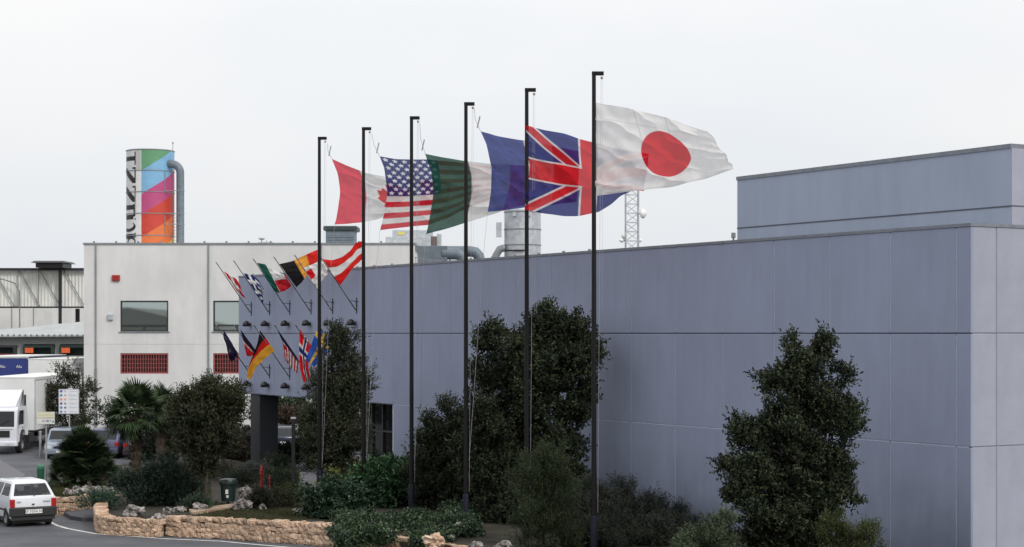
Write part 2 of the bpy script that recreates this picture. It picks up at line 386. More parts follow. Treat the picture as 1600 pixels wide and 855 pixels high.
# dark recess inside the long horizontal joint
fills = []
for xj in joints:
    if xj >= porch-.01: fills.append((xj-g-.003, 0.0, xj+g+.003, Z1-.04)); fills.append((xj-g-.003, Z1+.02, xj+g+.003, Z2-.04))
    else: fills.append((xj-g-.003, Z1+.02, xj+g+.003, Z2-.04))
    fills.append((xj-g-.003, Z2+.04, xj+g+.003, Z3-.13))
xq = [porch]+[j for j in joints if j > porch+.1]+[LW-.07]
for i in range(len(xq)-1): fills.append((xq[i]+g+.004, Z1-g-.003, xq[i+1]-g-.004, Z1+g+.003))
for (a_, z_, c_, w_) in fills:
    b = MB(); b.box(a_, .012, z_, c_, .058, w_); part('joint_filler', b, M['sealant'], gb)
b = MB(); b.box(.05, .045, Z2-.03, LW-.061, .058, Z2+.03); part('joint_strip', b, M['darkjoint'], gb)
ys = [.06, .85*H/3+.06]
while ys[-1] < DEP-1: ys.append(ys[-1]+PW*1.9)
ys[-1] = DEP
for yj in ys[1:-1]:
    for z0, z1 in ((0, Z1-.02), (Z1+.02, Z2-.02), (Z2+.02, Z3-.12)): b = MB(); b.box(LW-.058, yj-g-.003, z0, LW-.008, yj+g+.003, z1); part('joint_filler', b, M['endseal'], gb)
for zj in (Z1, Z2): b = MB(); b.box(LW-.058, .062, zj-g-.003, LW-.012, DEP-.02, zj+g+.003); part('joint_filler', b, M['endseal'], gb)
for i in range(len(ys)-1):
    a0, a1 = ys[i]+(g if i else .0), ys[i+1]-g
    for z0, z1 in ((0, Z1-g), (Z1+g, Z2-g), (Z2+g, Z3-.097)): panel(a0, a1, z0, z1, 'end', M['greyend'])
b = MB(); b.box(-.02, -.02, Z3-.095, LW+.02, .22, Z3-.015); b.box(LW-.22, .222, Z3-.095, LW+.02, DEP+.03, Z3-.015); part('coping', b, M['coping'], gb)
b = MB()
for i in range(1, 20): b.box(wx(960)-i*1.6, .03, Z3-.014, wx(960)-i*1.6+.07, .10, Z3+.04)
part('coping_fixing', b, M['coping'], gb)['kind'] = 'stuff'
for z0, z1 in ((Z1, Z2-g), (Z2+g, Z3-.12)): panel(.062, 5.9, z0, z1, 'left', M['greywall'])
# porch: soffit, column, recessed glazing
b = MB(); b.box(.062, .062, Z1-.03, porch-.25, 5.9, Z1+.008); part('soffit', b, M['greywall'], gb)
cx0, cx1 = wx(392)-.30, wx(392)+.62
b = MB(); b.box(cx0, .10, 0, cx1+.2, 1.0, Z1-.032); part('column', b, mat('column_dark', (.035,.038,.045), .6), gb, bevel=.02)
gx0 = wx(541)
b = MB(); b.box(gx0, .72, .12, porch-.202, .76, Z1-.04); part('entrance_glazing', b, M['darkglass'], gb)
for k in range(5):
    t = gx0+(porch-.30-gx0)*k/4; b = MB(); b.box(t, .64, .1, t+.07, .72, Z1-.04); part('mullion', b, M['frame'], gb)
b = MB(); b.box(gx0, .60, 2.25, porch-.21, .638, 2.33); part('transom', b, M['frame'], gb); b = MB(); b.box(gx0, .60, 0, porch-.21, .78, .098); part('threshold', b, M['frame'], gb)
b = MB(); b.box(gx0-.06, .79, 0, porch-.202, 6, Z1-.032); part('lobby_wall', b, M['darkglass'], gb)
# posted notice behind the door glass
b = MB(); b.box(wx(600)-.3, .70, 1.0, wx(600)+.35, .715, 2.35); 
part('door_notice', b, mat('pale_paper', (.11,.11,.125), .6), gb)

# upper block set back on the roof
def solve(px, off):
    p0 = C0+inward*off; k = (px-800)/FPX
    a = (k*p0.y-p0.x)/(adir.x-k*adir.y); return a
sb = 4.6; a1 = solve(1580, sb); a0 = solve(1152, sb); Pn = C0+inward*sb+adir*a1; topz = EYE+296.5*Pn.y/FPX
Pf = C0+inward*sb+adir*a0
ub = thing('rooftop_block', 'plain lighter grey upper storey block standing on the long roof at the right', 'building', (Pf.x, Pf.y, Z3-.3), ang)
UL = a0-a1; uh = topz-(Z3-.3)
b = MB(); b.box(0, 0, 0, UL, 16, uh-.12); part('wall', b, M['greytop'], ub)
zc = EYE+(HZ-322)*Pn.y/FPX-(Z3-.3)
b = MB(); b.box(-.02, -.03, uh-.118, UL+.02, 16.02, uh); part('coping', b, M['coping'], ub)
b = MB(); b.box(-.006, -.012, zc-.02, UL+.01, .0, zc+.02); b.box(UL+.0001, .001, zc-.02, UL+.012, 16, zc+.02); part('joint_strip', b, M['darkjoint'], ub)
b = MB(); b.box(UL+.001, .001, zc+.021, UL+.02, 16, uh-.12); b.box(UL+.001, .001, 0, UL+.02, 16, zc-.021); part('end_wall', b, M['greyend'], ub)
for k in range(1, 7):
    t = UL-k*PW*1.0+.3
# sensor post at the left end of the block
p = P(1146, 371, Pf.y-1.5); t_ = thing('roof_sensor', 'small thin vent post at the left foot of the rooftop block', 'vent pipe', (p.x, p.y, Z3-.1))
b = MB(); b.tube([(0,0,0),(0,0,.55)], .03); b.tube([(.14,0,0),(.14,0,.42)], .02); part('post', b, M['pipe_grey'], t_)
b = MB(); b.tube([(0,0,.45),(0,0,.62)], .07); part('head', b, M['pipe_grey'], t_)

# ---------------------------------------------------------------- white building
YW = 115.0; SW = YW/FPX
def wpx(px): return (px-800)*SW
def wz(py): return EYE-(py-HZ)*SW
wb = thing('white_building', 'white concrete panel building with two windows and red grilles', 'building', (wpx(131), YW, 0))
ox = wpx(131); ztop = wz(380)
WX = [131, 150, 326, 502, 648]
wins = [(188, 263), (333, 408), (480, 555)]
b = MB(); b.box(.05, .35, 0, wpx(648)-ox-.05, 34, ztop-.5); part('wall_core', b, M['white_con'], wb)
b = MB(); b.box(-.05,-.05,ztop-.1,wpx(648)-ox+.05,.4,ztop+.02); b.box(wpx(648)-ox-.35,.402,ztop-.1,wpx(648)-ox+.05,34,ztop+.02); b.box(-.05,.402,ztop-.1,.3,34,ztop+.02); part('coping', b, M['pipe_grey'], wb)
b = MB(); 
for k in range(14): b.tube([(.6+k*1.37,.15,ztop+.02),(.6+k*1.37,.15,ztop+.13)], .07, 6)
part('coping_clamp', b, M['pipe_grey'], wb)['kind'] = 'stuff'
def wall_with_holes(x0, x1, z0, z1, holes, y0=0, y1=.35):
    bb = MB(); xs_ = sorted({x0, x1}|{h[0] for h in holes}|{h[1] for h in holes}); zs_ = sorted({z0, z1}|{h[2] for h in holes}|{h[3] for h in holes})
    inh = lambda a, c: any(h[0] <= a <= h[1] and h[2] <= c <= h[3] for h in holes)
    for yy in (y0, y1):
        for i in range(len(xs_)-1):
            for j in range(len(zs_)-1):
                if not inh((xs_[i]+xs_[i+1])/2, (zs_[j]+zs_[j+1])/2):
                    bb.add([(xs_[i],yy,zs_[j]),(xs_[i+1],yy,zs_[j]),(xs_[i+1],yy,zs_[j+1]),(xs_[i],yy,zs_[j+1])], [(0,1,2,3)])
    for (a, c, d, e) in [(x0, x1, z0, z1)]+holes:
        bb.add([(a,y0,d),(c,y0,d),(c,y1,d),(a,y1,d),(a,y0,e),(c,y0,e),(c,y1,e),(a,y1,e)], [(0,1,2,3),(4,5,6,7),(0,4,7,3),(1,5,6,2)])
    return bb
for i in range(4):
    x0, x1 = wpx(WX[i])-ox+(.02 if i else 0), wpx(WX[i+1])-ox-(.02 if i < 3 else 0)
    for (za, zb) in ((0, wz(538)-.005), (wz(538)+.005, ztop-.1)):
        hl = []
        for (a, c) in wins:
            xa, xc = wpx(a)-ox, wpx(c)-ox
            if xa > x0 and xc < x1:
                for (t0, t1) in ((wz(518), wz(470)), (wz(584), wz(552))):
                    if t0 > za and t1 < zb: hl.append((xa, xc, t0, t1))
        bb = wall_with_holes(x0, x1, za, zb, hl) if hl else MB().box(x0, 0, za, x1, .35, zb)
        me = bb.mesh('wall_panel', M['white_con'], fix=False); link('wall_panel', me, wb)
for n_, (a, c) in enumerate(wins):
    xa, xc = wpx(a)-ox, wpx(c)-ox; z0, z1 = wz(518), wz(470)
    fr = MB(); t = .09
    fr.box(xa, .06, z0, xc, .2, z0+t); fr.box(xa, .06, z1-t, xc, .2, z1); fr.box(xa, .06, z0+t, xa+t, .2, z1-t); fr.box(xc-t, .06, z0+t, xc, .2, z1-t)
    zm = wz(508.5); fr.box(xa+t, .06, zm-.05, xc-t, .2, zm+.05); xm = (xa+xc)/2; fr.box(xm-.05, .06, z0+t, xm+.05, .2, zm-.05)
    fo = part('window', fr, M['frame'], wb)
    for (p0, p1, q0, q1) in ((xa+t, xc-t, zm+.05, z1-t), (xa+t, xm-.05, z0+t, zm-.05), (xm+.05, xc-t, z0+t, zm-.05)):
        pn = MB(); pn.box(p0, .12, q0, p1, .14, q1); part('pane', pn, M['pane'], fo)
    sl_ = MB(); sl_.box(xa-.08, -.07, z0-.06, xc+.08, .058, z0-.002); part('sill', sl_, M['pipe_grey'], fo)
    z0, z1 = wz(584), wz(552)
    fr = MB(); t = .10
    fr.box(xa, .02, z0, xc, .14, z0+t); fr.box(xa, .02, z1-t, xc, .14, z1); fr.box(xa, .02, z0+t, xa+t, .14, z1-t); fr.box(xc-t, .02, z0+t, xc, .14, z1-t)
    go = part('grille', fr, M['red_metal'], wb)
    bars = MB(); nb = 17
    for k in range(1, nb): t_x = xa+t+(xc-xa-2*t)*k/nb; bars.box(t_x-.022, .04, z0+t, t_x+.022, .09, z1-t)
    part('bar', bars, M['red_metal'], go)['kind'] = 'stuff'
    for k in (1, 2, 3):
        zz = z0+t+(z1-z0-2*t)*k/4; bars = MB(); bars.box(xa+t, .092, zz-.022, xc-t, .13, zz+.022); part('crossbar', bars, M['red_metal'], go)
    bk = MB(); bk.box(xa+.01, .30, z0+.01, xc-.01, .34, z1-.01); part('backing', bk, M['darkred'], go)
for px_ in (150, 326, 502):
    bb = MB(); xx = wpx(px_)-ox; bb.tube([(xx,-.06,0),(xx,-.06,ztop-.12)], .045, 8); bb.tube([(xx,-.06,0),(xx,-.06,wz(576))], .075, 8)
    part('drainpipe', bb, M['pipe_grey'], wb, smooth=True)
def wallbox(name, label, cat, x0, x1, y0, y1, m, d=.15):
    t_ = thing(name, label, cat, (wpx((x0+x1)/2), YW, wz(y1))); wd, hh = (x1-x0)*SW/2, (y1-y0)*SW
    bb = MB(); bb.bevbox(-wd, -d, 0, wd, -.002, hh, .02); part('casing', bb, m, t_)
    bb = MB(); bb.box(-wd*.5, -d-.012, hh*.35, wd*.5, -d-.001, hh*.65); part('front_plate', bb, M['alu'] if m != M['red'] else M['redlens'], t_)
wallbox('alarm_box', 'small red alarm box high on the white wall', 'alarm box', 175.5, 187.5, 430, 439, M['red'])
wallbox('junction_box', 'small grey junction box left of the first mirrored window', 'junction box', 169, 177, 491, 500, M['alu'])

# roof plant on the white building
t_ = thing('roof_ventilator', 'grey louvred ventilator with green hood on the white roof', 'roof vent', (*P(534, 378, 122).to_tuple()[:2], ztop-.5))
S = 122/FPX; hw = 24*S
b = MB(); b.box(-hw*.95, -1, 0, hw*.9, 1, .5+26*S); part('housing', b, M['duct'], t_, bevel=.03)
zt = .5+26*S; b = MB(); b.box(-hw*1.1, -1.15, zt+.002, hw*1.1, 1.15, zt+.32); part('hood', b, mat('green_hood', (.02,.035,.035), .5), t_, bevel=.08)
for k in range(4): b = MB(); b.box(-hw*.85, -1.05, .65+k*.18, hw*.8, -1.001, .72+k*.18); part('louvre', b, M['duct'], t_)
t_ = thing('roof_plant_room', 'pale stepped metal plant housing rising behind the white roof', 'plant room', (*P(650, 378, 124).to_tuple()[:2], ztop-.6)); S = 124/FPX
b = MB(); b.box(-46*S, -1, 0, 24*S, 3, .6+19*S); part('lower_casing', b, M['alu'], t_, bevel=.02)
b = MB(); b.box(-36*S, -.6, .6+19*S+.002, 24*S, 2.6, .6+30*S); part('upper_casing', b, M['alu'], t_, bevel=.02)
b = MB(); b.box(24*S+.002, -.7, 0, 33*S, 1, .6+20*S); part('louvred_stack', b, mat('brown_louvre', (.14,.10,.10), .6), t_)
b = MB(); b.box(33*S+.002, -.4, 0, 39*S, 1, .6+24*S); part('flue', b, M['alu'], t_)
b = MB(); b.box(-27*S, -.63, .6+22*S, -17*S, -.602, .6+27*S); part('warning_plate', b, mat('yellow', (.6,.55,.15), .5), t_)
t_ = thing('roof_aerial', 'small dish shaped aerial on thin stand at the white roof edge', 'aerial', (*P(409, 378, 117).to_tuple()[:2], ztop)); S = 117/FPX
b = MB(); b.tube([(0,0,0),(0,0,8*S)], .03); b.tube([(.3,0,0),(.3,0,.25)], .03); b.tube([(-.2,0,.12),(.75,0,.12)], .03); b.box(-.2,-.1,.02,.2,.1,.14); part('stand', b, M['greypole'], t_)
b = MB(); b.lathe([(.02, 7*S), (.12, 7*S+.02), (.22, 8*S+.05), (.17, 8*S+.10), (.02,8*S+.1)], 12); part('dish', b, M['greypole'], t_)

# silo with the painted lettering
YS = 128.0; SS = YS/FPX; R = 37*SS; sc = P(235, 380, YS)
si = thing('painted_silo', 'tall cylindrical silo with rainbow diagonal stripes and black vertical lettering', 'silo', (sc.x, YS, ztop-.6))
zt = EYE+(HZ-237)*SS-(ztop-.6)
def zpy(py): return (EYE+(HZ-py)*SS)-(ztop-.6)
def lin(r, g_, b_): return np.array([((c/255.0+.055)/1.055)**2.4 if c > 10 else c/255/12.92 for c in (r, g_, b_)])
def silo_design(U, V):
    th = (U*360-180); py = 237+(1-V)*(zt/SS)
    C = paint(U, (.62,.62,.62))
    tb = -26.0; sn = np.sin(np.radians(np.clip(th, -90, 90))); t = .45*(tb-th)/70.0+.55*(math.sin(math.radians(tb))-sn)/(1+math.sin(math.radians(tb)))*.95               # 0 at the baseline, 1 at the letter tops
    def band(y0, y1): return (py >= y0) & (py <= y1)
    K = np.zeros(U.shape, bool); inl = (t >= 0) & (t <= 1)
    def s_(y0, y1): return (y1-py)/(y1-y0)
    s = s_(240, 261); K |= inl & band(240, 261) & ((np.abs(s-.5) < .17) | (t < .08))
    for (y0, y1) in ((264, 289), (293, 318)):
        s = s_(y0, y1); K |= inl & band(y0, y1) & ((np.abs(s-t*1.15) < .23) | (t < .08) | ((t < .22) & (s > .88)))
    s = s_(321, 346); K |= inl & band(321, 346) & ((((np.abs(s-.2) < .15) | (np.abs(s-.8) < .15)) & (t > .14)) | ((t < .15) & (s > .22) & (t > .02)) | ((t < .07) & (s < .12)))
    s = s_(348, 364); e = ((s-.5)/.5)**2+((t-.5)/.5)**2; e2 = ((s-.66)/.34)**2+((t-.5)/.36)**2; K |= inl & band(348, 364) & (e < 1) & (e2 > 1) & ~((s > .78) & (np.abs(t-.5) < .30))
    s = s_(366, 390); e = ((s-.4)/.4)**2+((t-.3)/.3)**2; e2 = ((s-.42)/.2)**2+((t-.3)/.22)**2; K |= inl & band(366, 390) & (((e < 1) & (e2 > 1)) | ((np.abs(s-.8) < .16) & (t > .12)) | ((t < .1) & (s > .7)) | ((t > .85) & (s > .2)))
    C[K] = (.012,.012,.014)
    pan = (th > -11) & (th < 100)
    q = py+(th+11)/101*41
    cols = [(100,156,116), (128,178,214), (184,76,126), (198,66,52), (222,116,64), (232,190,70)]
    bd = [270, 306, 338, 373, 409]
    idx = np.zeros(U.shape, int)
    for k in bd: idx += (q > k)
    for k, c in enumerate(cols): C[pan & (idx == k)] = lin(*c)*.80
    # worn grey patch and weather streaks near the top
    C[(th > -25) & (th <= -12) & (py < 268)] = (.42,.42,.41)
    return C
nu, nv = 361, 220
C = sample(silo_design, nu, nv)
thv = (np.linspace(0, 1, nu)*360-180)*math.pi/180; zz = np.linspace(0, 1, nv)*zt
V3 = np.zeros((nv, nu, 3)); V3[..., 0] = R*np.sin(thv)[None]; V3[..., 1] = -R*np.cos(thv)[None]; V3[..., 2] = zz[:, None]
me = grid_mesh('drum', V3, C, M['print']); link('drum', me, si)
b = MB(); b.lathe([(0, zt-.05), (R-.01, zt-.05), (R+.03, zt-.02), (R+.04, zt+.03), (R-.02, zt+.06), (0, zt+.1)], 40); part('rim', b, M['pipe_grey'], si, smooth=True)
for py in (269, 302, 335.5, 369.5):
    b = MB(); z = zpy(py); b.lathe([(R+.003, z-.03), (R+.04, z-.02), (R+.04, z+.02), (R+.003, z+.03)], 40); part('hoop', b, M['pipe_grey'], si, smooth=True)
b = MB(); ex = 285*1.0
xe = (285-235)*SS; z0 = zpy(258)
pts = [(R*.82, -R*.45, z0), (R*1.02, -R*.5, z0+.02)]
for k in range(9):
    an = k/8*math.pi/2; pts.append((xe-.62+.62*math.sin(an), -R*.5, z0-.62+.62*math.cos(an)))
pts.append((xe, -R*.5, 0)); b.tube(pts, 6.2*SS, 14); part('exhaust_pipe', b, M['duct'], si, smooth=True)
b = MB(); 
for py in (300, 335, 352): z = zpy(py); b.tube([(R*.7, -R*.72, z), (xe, -R*.75, z), (xe+.3, -R*.5, z)], .025, 5)
for dx in (.12, .42): b.tube([(R+dx-.1, -R*.35, 0), (R+dx-.1, -R*.35, zpy(300))], .022, 5)
for k in range(13): b.tube([(R+.02, -R*.35, .3+k*.22), (R+.32, -R*.35, .3+k*.22)], .015, 4)
part('ladder', b, M['pipe_grey'], si)
b = MB(); b.tube([(R-.05, -.2, zt), (R-.05, -.2, zt+14*SS)], .025, 6); b.tube([(R-.05, -.2, zt+12*SS), (R-.05, -.2, zt+14.5*SS)], .06, 6); part('lightning_rod', b, M['greypole'], si)
b = MB(); 
for (pxx, ya, yb) in ((262, 270, 302), (262, 337, 370), (218, 302, 335)):
    an = math.asin((pxx-235)/37); b.tube([(R*1.01*math.sin(an), -R*1.01*math.cos(an), zpy(ya)), (R*1.01*math.sin(an), -R*1.01*math.cos(an), zpy(yb))], .028, 5)
part('cable_conduit', b, M['pipe_grey'], si)

# plant on the grey roof
def rt(px, Y): return ((px-800)*Y/FPX, Y, Z3-.1)
S = 76/FPX
t_ = thing('filter_tank', 'pale steel cylindrical filter tank on the grey roof behind the fifth pole', 'tank', rt(816.5, 76)); r = 28.5*S; h = (HZ-329)*S+EYE-(Z3-.1)
b = MB(); b.lathe([(0,0),(r,0),(r,h),(r*.9,h+.03),(0,h+.1)], 30); part('drum', b, M['alu'], t_, smooth=True)
for f in (.18,.42,.68,.97): b = MB(); b.lathe([(r+.002,h*f-.02),(r+.03,h*f-.015),(r+.03,h*f+.015),(r+.002,h*f+.02)], 30); part('hoop', b, M['pipe_grey'], t_, smooth=True)
for k in (-.45,.35):
    b = MB(); b.box(r*k-.07, -r*.97-.06, h-.28, r*k+.07, -r*.85, h-.12); part('lifting_lug', b, M['alu'], t_)
b = MB(); b.tube([(-r*1.0, -.3, .9),(-r*1.25, -.3, .85),(-r*1.45, -.3, .6),(-r*1.5,-.3,0)], .16, 10); part('elbow_duct', b, M['pipe_grey'], t_, smooth=True)
b = MB(); b.tube([(-r*.95,-r*.9,.78),(r*.1,-r*1.1,.78)], .035, 6); part('handrail', b, M['black'], t_)
b = MB(); b.box(-r*1.45,-.3,1.35,-r*1.15,-.1,1.95); part('control_box', b, M['alu'], t_)
t_ = thing('air_duct', 'large curved grey ventilation duct lying on the grey roof', 'duct', rt(700, 80)); S = 80/FPX
zb = EYE-(385-HZ)*S-(Z3-.1)
b = MB(); pts = [(-35*S,0,zb-.22),(35*S,0,zb-.22),(43*S,0,zb-.26),(48*S,0,zb-.42),(50*S,0,zb-.7),(50*S,0,0)]; b.tube(pts, .24, 12); part('main_duct', b, M['duct'], t_, smooth=True)
b = MB(); b.tube([(-8*S,-.7,zb-.35),(14*S,-.7,zb-.35),(22*S,-.7,zb-.45),(25*S,-.7,zb-.75),(25*S,-.7,0)], .26, 12); part('branch_duct', b, M['duct'], t_, smooth=True)
b = MB(); b.box(-46*S,-.9,0,0,-.5,zb-.02); part('fan_casing', b, M['duct'], t_, bevel=.02)
b = MB()
for k in range(12): b.tube([(-48*S+k*.11,-1.4,0),(-48*S+k*.11,-1.4,.62-k*.012)], .016, 4)
b.tube([(-50*S,-1.4,.64),(0,-1.4,.45)], .02, 4); part('railing', b, M['pipe_grey'], t_)
b = MB(); b.box(14*S,-1.0,.22,60*S,-.8,.34); part('white_cover', b, M['plate'], t_)
# lattice mast with dishes
Ym = 74.0; S = Ym/FPX; t_ = thing('lattice_mast', 'galvanised lattice radio mast with white dishes on the grey roof', 'radio mast', rt(987.5, Ym)); hm = EYE+(HZ-290)*S-(Z3-.1); hw = .25
b = MB()
cs = [(-hw,-hw),(hw,-hw),(hw,hw),(-hw,hw)]
for c in cs: b.tube([(c[0],c[1],0),(c[0],c[1],hm)], .028, 5)
part('mast_leg', b, M['alu'], t_); b = MB(); n = 9
for k in range(n):
    z0, z1 = hm*k/n, hm*(k+1)/n
    for i in range(4):
        a, c = cs[i], cs[(i+1) % 4]
        if k % 2: a, c = c, a
        b.tube([(a[0],a[1],z0),(c[0],c[1],z1)], .018, 4); b.tube([(a[0],a[1],z0),(c[0],c[1],z0)], .015, 4)
o = part('lattice_brace', b, M['alu'], t_); o['kind'] = 'stuff'
for (dx, py, r_) in ((17, 334, .20), (-12, 369, .14), (11, 376, .09), (-16, 376, .09)):
    z = EYE+(HZ-py)*S-(Z3-.1); b = MB(); sg = 1 if dx > 0 else -1
    Mx = Matrix.Translation((dx*S, -.1, z)) @ Matrix.Rotation(math.radians(55*sg), 4, 'Z') @ Matrix.Rotation(math.radians(90), 4, 'X')
    b.lathe([(0,.12),(r_*.6,.10),(r_,.0),(r_*.98,-.03),(r_*.55,-.07),(0,-.09)], 16, Mx); d = part('dish', b, M['plate'], t_, smooth='all')
    bb = MB(); bb.tube([(sg*hw, 0, z), (dx*S, 0, z)], .03, 5); part('bracket', bb, M['greypole'], d)
# ---------------------------------------------------------------- tall flagpoles and their flags
poles = [(928,49.1,112,'nearest tall black flagpole, beside the white flag with the red disc'),
 (823,52.5,138,'tall black flagpole carrying the red white and blue crossed flag'),
 (728,55.7,160,'tall black flagpole carrying the plain blue edged tricolour flag'),
 (643,59.3,182,'tall black flagpole with blue base sleeve carrying the green white and red flag'),
 (568,62.4,199,'tall black flagpole carrying the stars and stripes flag'),
 (499,65.5,214,'farthest tall black flagpole, carrying the maple leaf flag')]
GZ = .4
for (px, Y, py, lab) in poles:
    S = Y/FPX; base = P(px, HZ, Y); topz_ = EYE+(HZ-py)*S; h = topz_-GZ
    t_ = thing('flagpole', lab, 'flagpole', (base.x, Y, GZ-.05), 0, 'row of tall black flagpoles'); h += .05
    b = MB(); b.tube([(0,0,0),(0,0,1.1),(0,0,h*.5),(0,0,h)], [.074,.070,.064,.054], 12); part('mast', b, M['polemat'], t_, smooth=True)
    b = MB(); b.tube([(0,0,0),(0,0,1.0),(0,0,1.03)], [.10,.096,.078], 12); part('sleeve', b, M['sleeve'], t_, smooth=True)
    b = MB(); b.box(-.055,-.055,h-.10,.26,.055,h+.002); part('top_arm', b, M['polemat'], t_, bevel=.01)
    b = MB(); b.lathe([(.02,h-.2),(.035,h-.18),(.035,h-.14),(.02,h-.13)], 8, Matrix.Translation((.21,0,0))); part('pulley', b, M['greypole'], t_)
    b = MB(); b.tube([(.10,-.04,1.1),(.14,-.02,h*.5),(.19,0,h-.2)], .005, 4); b.tube([(.22,-.02,h*.5),(.23,0,h-.2)], .003, 4); part('halyard', b, M['rope'], t_)
    b = MB(); b.box(.07,-.04,1.5,.11,.02,1.68); part('cleat', b, M['black'], t_)

def mixc(C, mask, col): C[mask] = col
RED = lin(205,28,38); WHT = np.array([.68,.67,.66]); BLU = lin(38,52,140); 
def fbm_folds(U, V, seed, amp, k=7.0):
    rs = np.random.RandomState(seed); D = np.zeros(U.shape)
    for i in range(5):
        a = rs.uniform(-.6, .6); f = k*(1+i*.7)*rs.uniform(.8, 1.2)
        D += amp/(1+i*.9)*np.sin(f*(U+a*V+.12*np.sin(5*V+i))+rs.uniform(0, 6.3))
    return D
def big_flag(label, Y, top, bot, hoist, fly, fn, seed, amp=.11, n=(170,120), swing=.5, pole=None):
    nu, nv = n; S2 = coons(top, bot, hoist, fly, nu, nv)
    U, V = np.meshgrid(np.linspace(0, 1, nu), np.linspace(0, 1, nv))
    S = Y/FPX; amps = amp*(.15+U)*(.6+.4*V)
    D = fbm_folds(U, V, seed, 1.6, 8)*amps + np.abs(fbm_folds(V-.4*U, U, seed+9, .9, 8))*amp*.8 + fbm_folds(U+.5*V, V, seed+4, .18, 24)*amp*(.3+.7*V) + .10*np.sin(V*math.pi)*(1-U)
    Yd = Y-.02+D-swing*U
    X = (S2[..., 0]-800)*S; Z = EYE-(S2[..., 1]-HZ)*S
    V3 = np.stack([X, Yd, Z], -1)
    C = sample(fn, nu, nv); org = V3[0, 0].copy()
    # sewn hem along the hoist and bottom
    me = grid_mesh('flag', V3, C, M['flag'], org)
    o = link('flag', me, None, tuple(org)); tag(o, label, 'flag', 'large national flags flying from the tall poles')
    # the lines tying the flag corners to its pole
    if pole:
        c0 = Vector(V3[0, 0])-Vector(org); c1 = Vector(V3[-1, 0])-Vector(org); pt = P(pole[0]+13, pole[1]+10, Y)-Vector(org); pb = P(pole[0]+5, 720, Y)-Vector(org)
        m1 = (c0+pt)/2; m1.x -= .06
        b = MB(); b.tube([pt, m1, c0], .010, 4); b.tube([c1, c1+Vector((-.12,0,-1.2)), pb], .006, 4)
        b.tube([c0+Vector((-.10,0,.1)), c0+Vector((-.02,0,.45))], .022, 5)
        part('tie_rope', b, M['rope'], o)
    return o
def star(U, V, cx, cy, rx, ry):
    dx, dy = (U-cx)/rx, (V-cy)/ry; r = np.hypot(dx, dy); a = np.arctan2(dx, -dy)
    k = np.abs(((a/(2*math.pi)*5+.5) % 1)-.5)*2       # 0 at a tip
    return r < (1-.58*k)
def canada(U, V):
    C = paint(U, WHT); C[(U < .25) | (U > .75)] = lin(214,58,78)
    pts = [(0,-1),(.18,-.62),(.42,-.74),(.34,-.28),(.62,-.52),(.70,-.34),(.98,-.38),(.86,-.05),(.98,.08),(.48,.44),(.54,.62),(.06,.54),(.06,.95)]
    poly = pts+[(-x, y) for x, y in pts[::-1]]
    x = (U-.5)/.150; y = (V-.5)/.40; ins = np.zeros(U.shape, bool); j = len(poly)-1
    for i in range(len(poly)):
        xi, yi = poly[i]; xj, yj = poly[j]
        ins ^= ((yi > y) != (yj > y)) & (x < (xj-xi)*(y-yi)/((yj-yi) or 1e-9)+xi); j = i
    C[ins] = lin(196,16,26); return C
def usa(U, V):
    C = paint(U, WHT); st = (V*13).astype(int); C[st % 2 == 0] = lin(196,24,44)
    cu, cv = .50, 7/13; cant = (U < cu) & (V < cv); C[cant] = lin(34,44,112)
    for r in range(9):
        for c in range(6 if r % 2 == 0 else 5):
            cx = cu*((c+.5)/6 if r % 2 == 0 else (c+1)/6); cy = cv*(r+.7)/9.4
            C[star(U, V, cx, cy, .026, .029)] = (.72,.72,.74)
    return C
def italy(U, V):
    C = paint(U, WHT); C[U < .345] = lin(24,78,62); C[U > .67] = lin(205,40,46); return C
def france(U, V):
    C = paint(U, WHT); C[U < .43] = lin(52,66,136); C[U > .72] = lin(205,40,46); return C
def uk(U, V):
    x = (U-.5)*2; y = (V-.5)*2; C = paint(U, lin(30,42,120))
    d1 = np.abs(x-y)*.5**.5; d2 = np.abs(x+y)*.5**.5
    for d in (d1, d2): C[d < .115] = (.70,.69,.70)
    for d in (d1, d2): C[d < .078] = lin(206,30,44)
    C[(np.abs(x) < .145) | (np.abs(y) < .265)] = (.70,.69,.70)
    C[(np.abs(x) < .115) | (np.abs(y) < .225)] = lin(206,24,38); return C
def japan(U, V):
    C = paint(U, (.80,.79,.78)); C[((U-.548)/.192)**2+((V-.545)/.315)**2 < 1] = lin(205,22,36)
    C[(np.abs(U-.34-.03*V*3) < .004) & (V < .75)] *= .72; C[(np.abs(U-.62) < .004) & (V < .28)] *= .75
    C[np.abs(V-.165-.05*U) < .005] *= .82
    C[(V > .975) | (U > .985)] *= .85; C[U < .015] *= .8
    return C
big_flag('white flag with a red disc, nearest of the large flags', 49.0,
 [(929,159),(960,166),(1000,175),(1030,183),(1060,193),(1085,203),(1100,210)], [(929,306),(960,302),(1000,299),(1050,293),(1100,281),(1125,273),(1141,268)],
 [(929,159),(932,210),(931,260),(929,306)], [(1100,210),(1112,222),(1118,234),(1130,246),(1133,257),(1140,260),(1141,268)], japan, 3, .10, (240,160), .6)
big_flag('red white and blue flag of crosses and diagonals behind the red disc flag', 52.4,
 [(822,196),(850,203),(880,209),(905,218),(926,223),(960,232),(1012,243)], [(820,328),(850,334),(880,338),(905,338),(935,332),(955,320),(968,308),(985,300),(1005,300)],
 [(822,196),(823,225),(828,262),(823,300),(820,328)], [(1012,243),(1010,270),(1005,300)], uk, 5, .09, (240,160), .3)
big_flag('blue edged tricolour flag flying from the third pole', 55.6,
 [(751,205),(775,212),(800,218),(822,221),(860,230),(905,238)], [(762,331),(790,329),(822,325),(860,322),(900,318)],
 [(751,205),(760,225),(768,262),(767,300),(762,331)], [(905,238),(903,280),(900,318)], france, 8, .11, pole=(728,160))
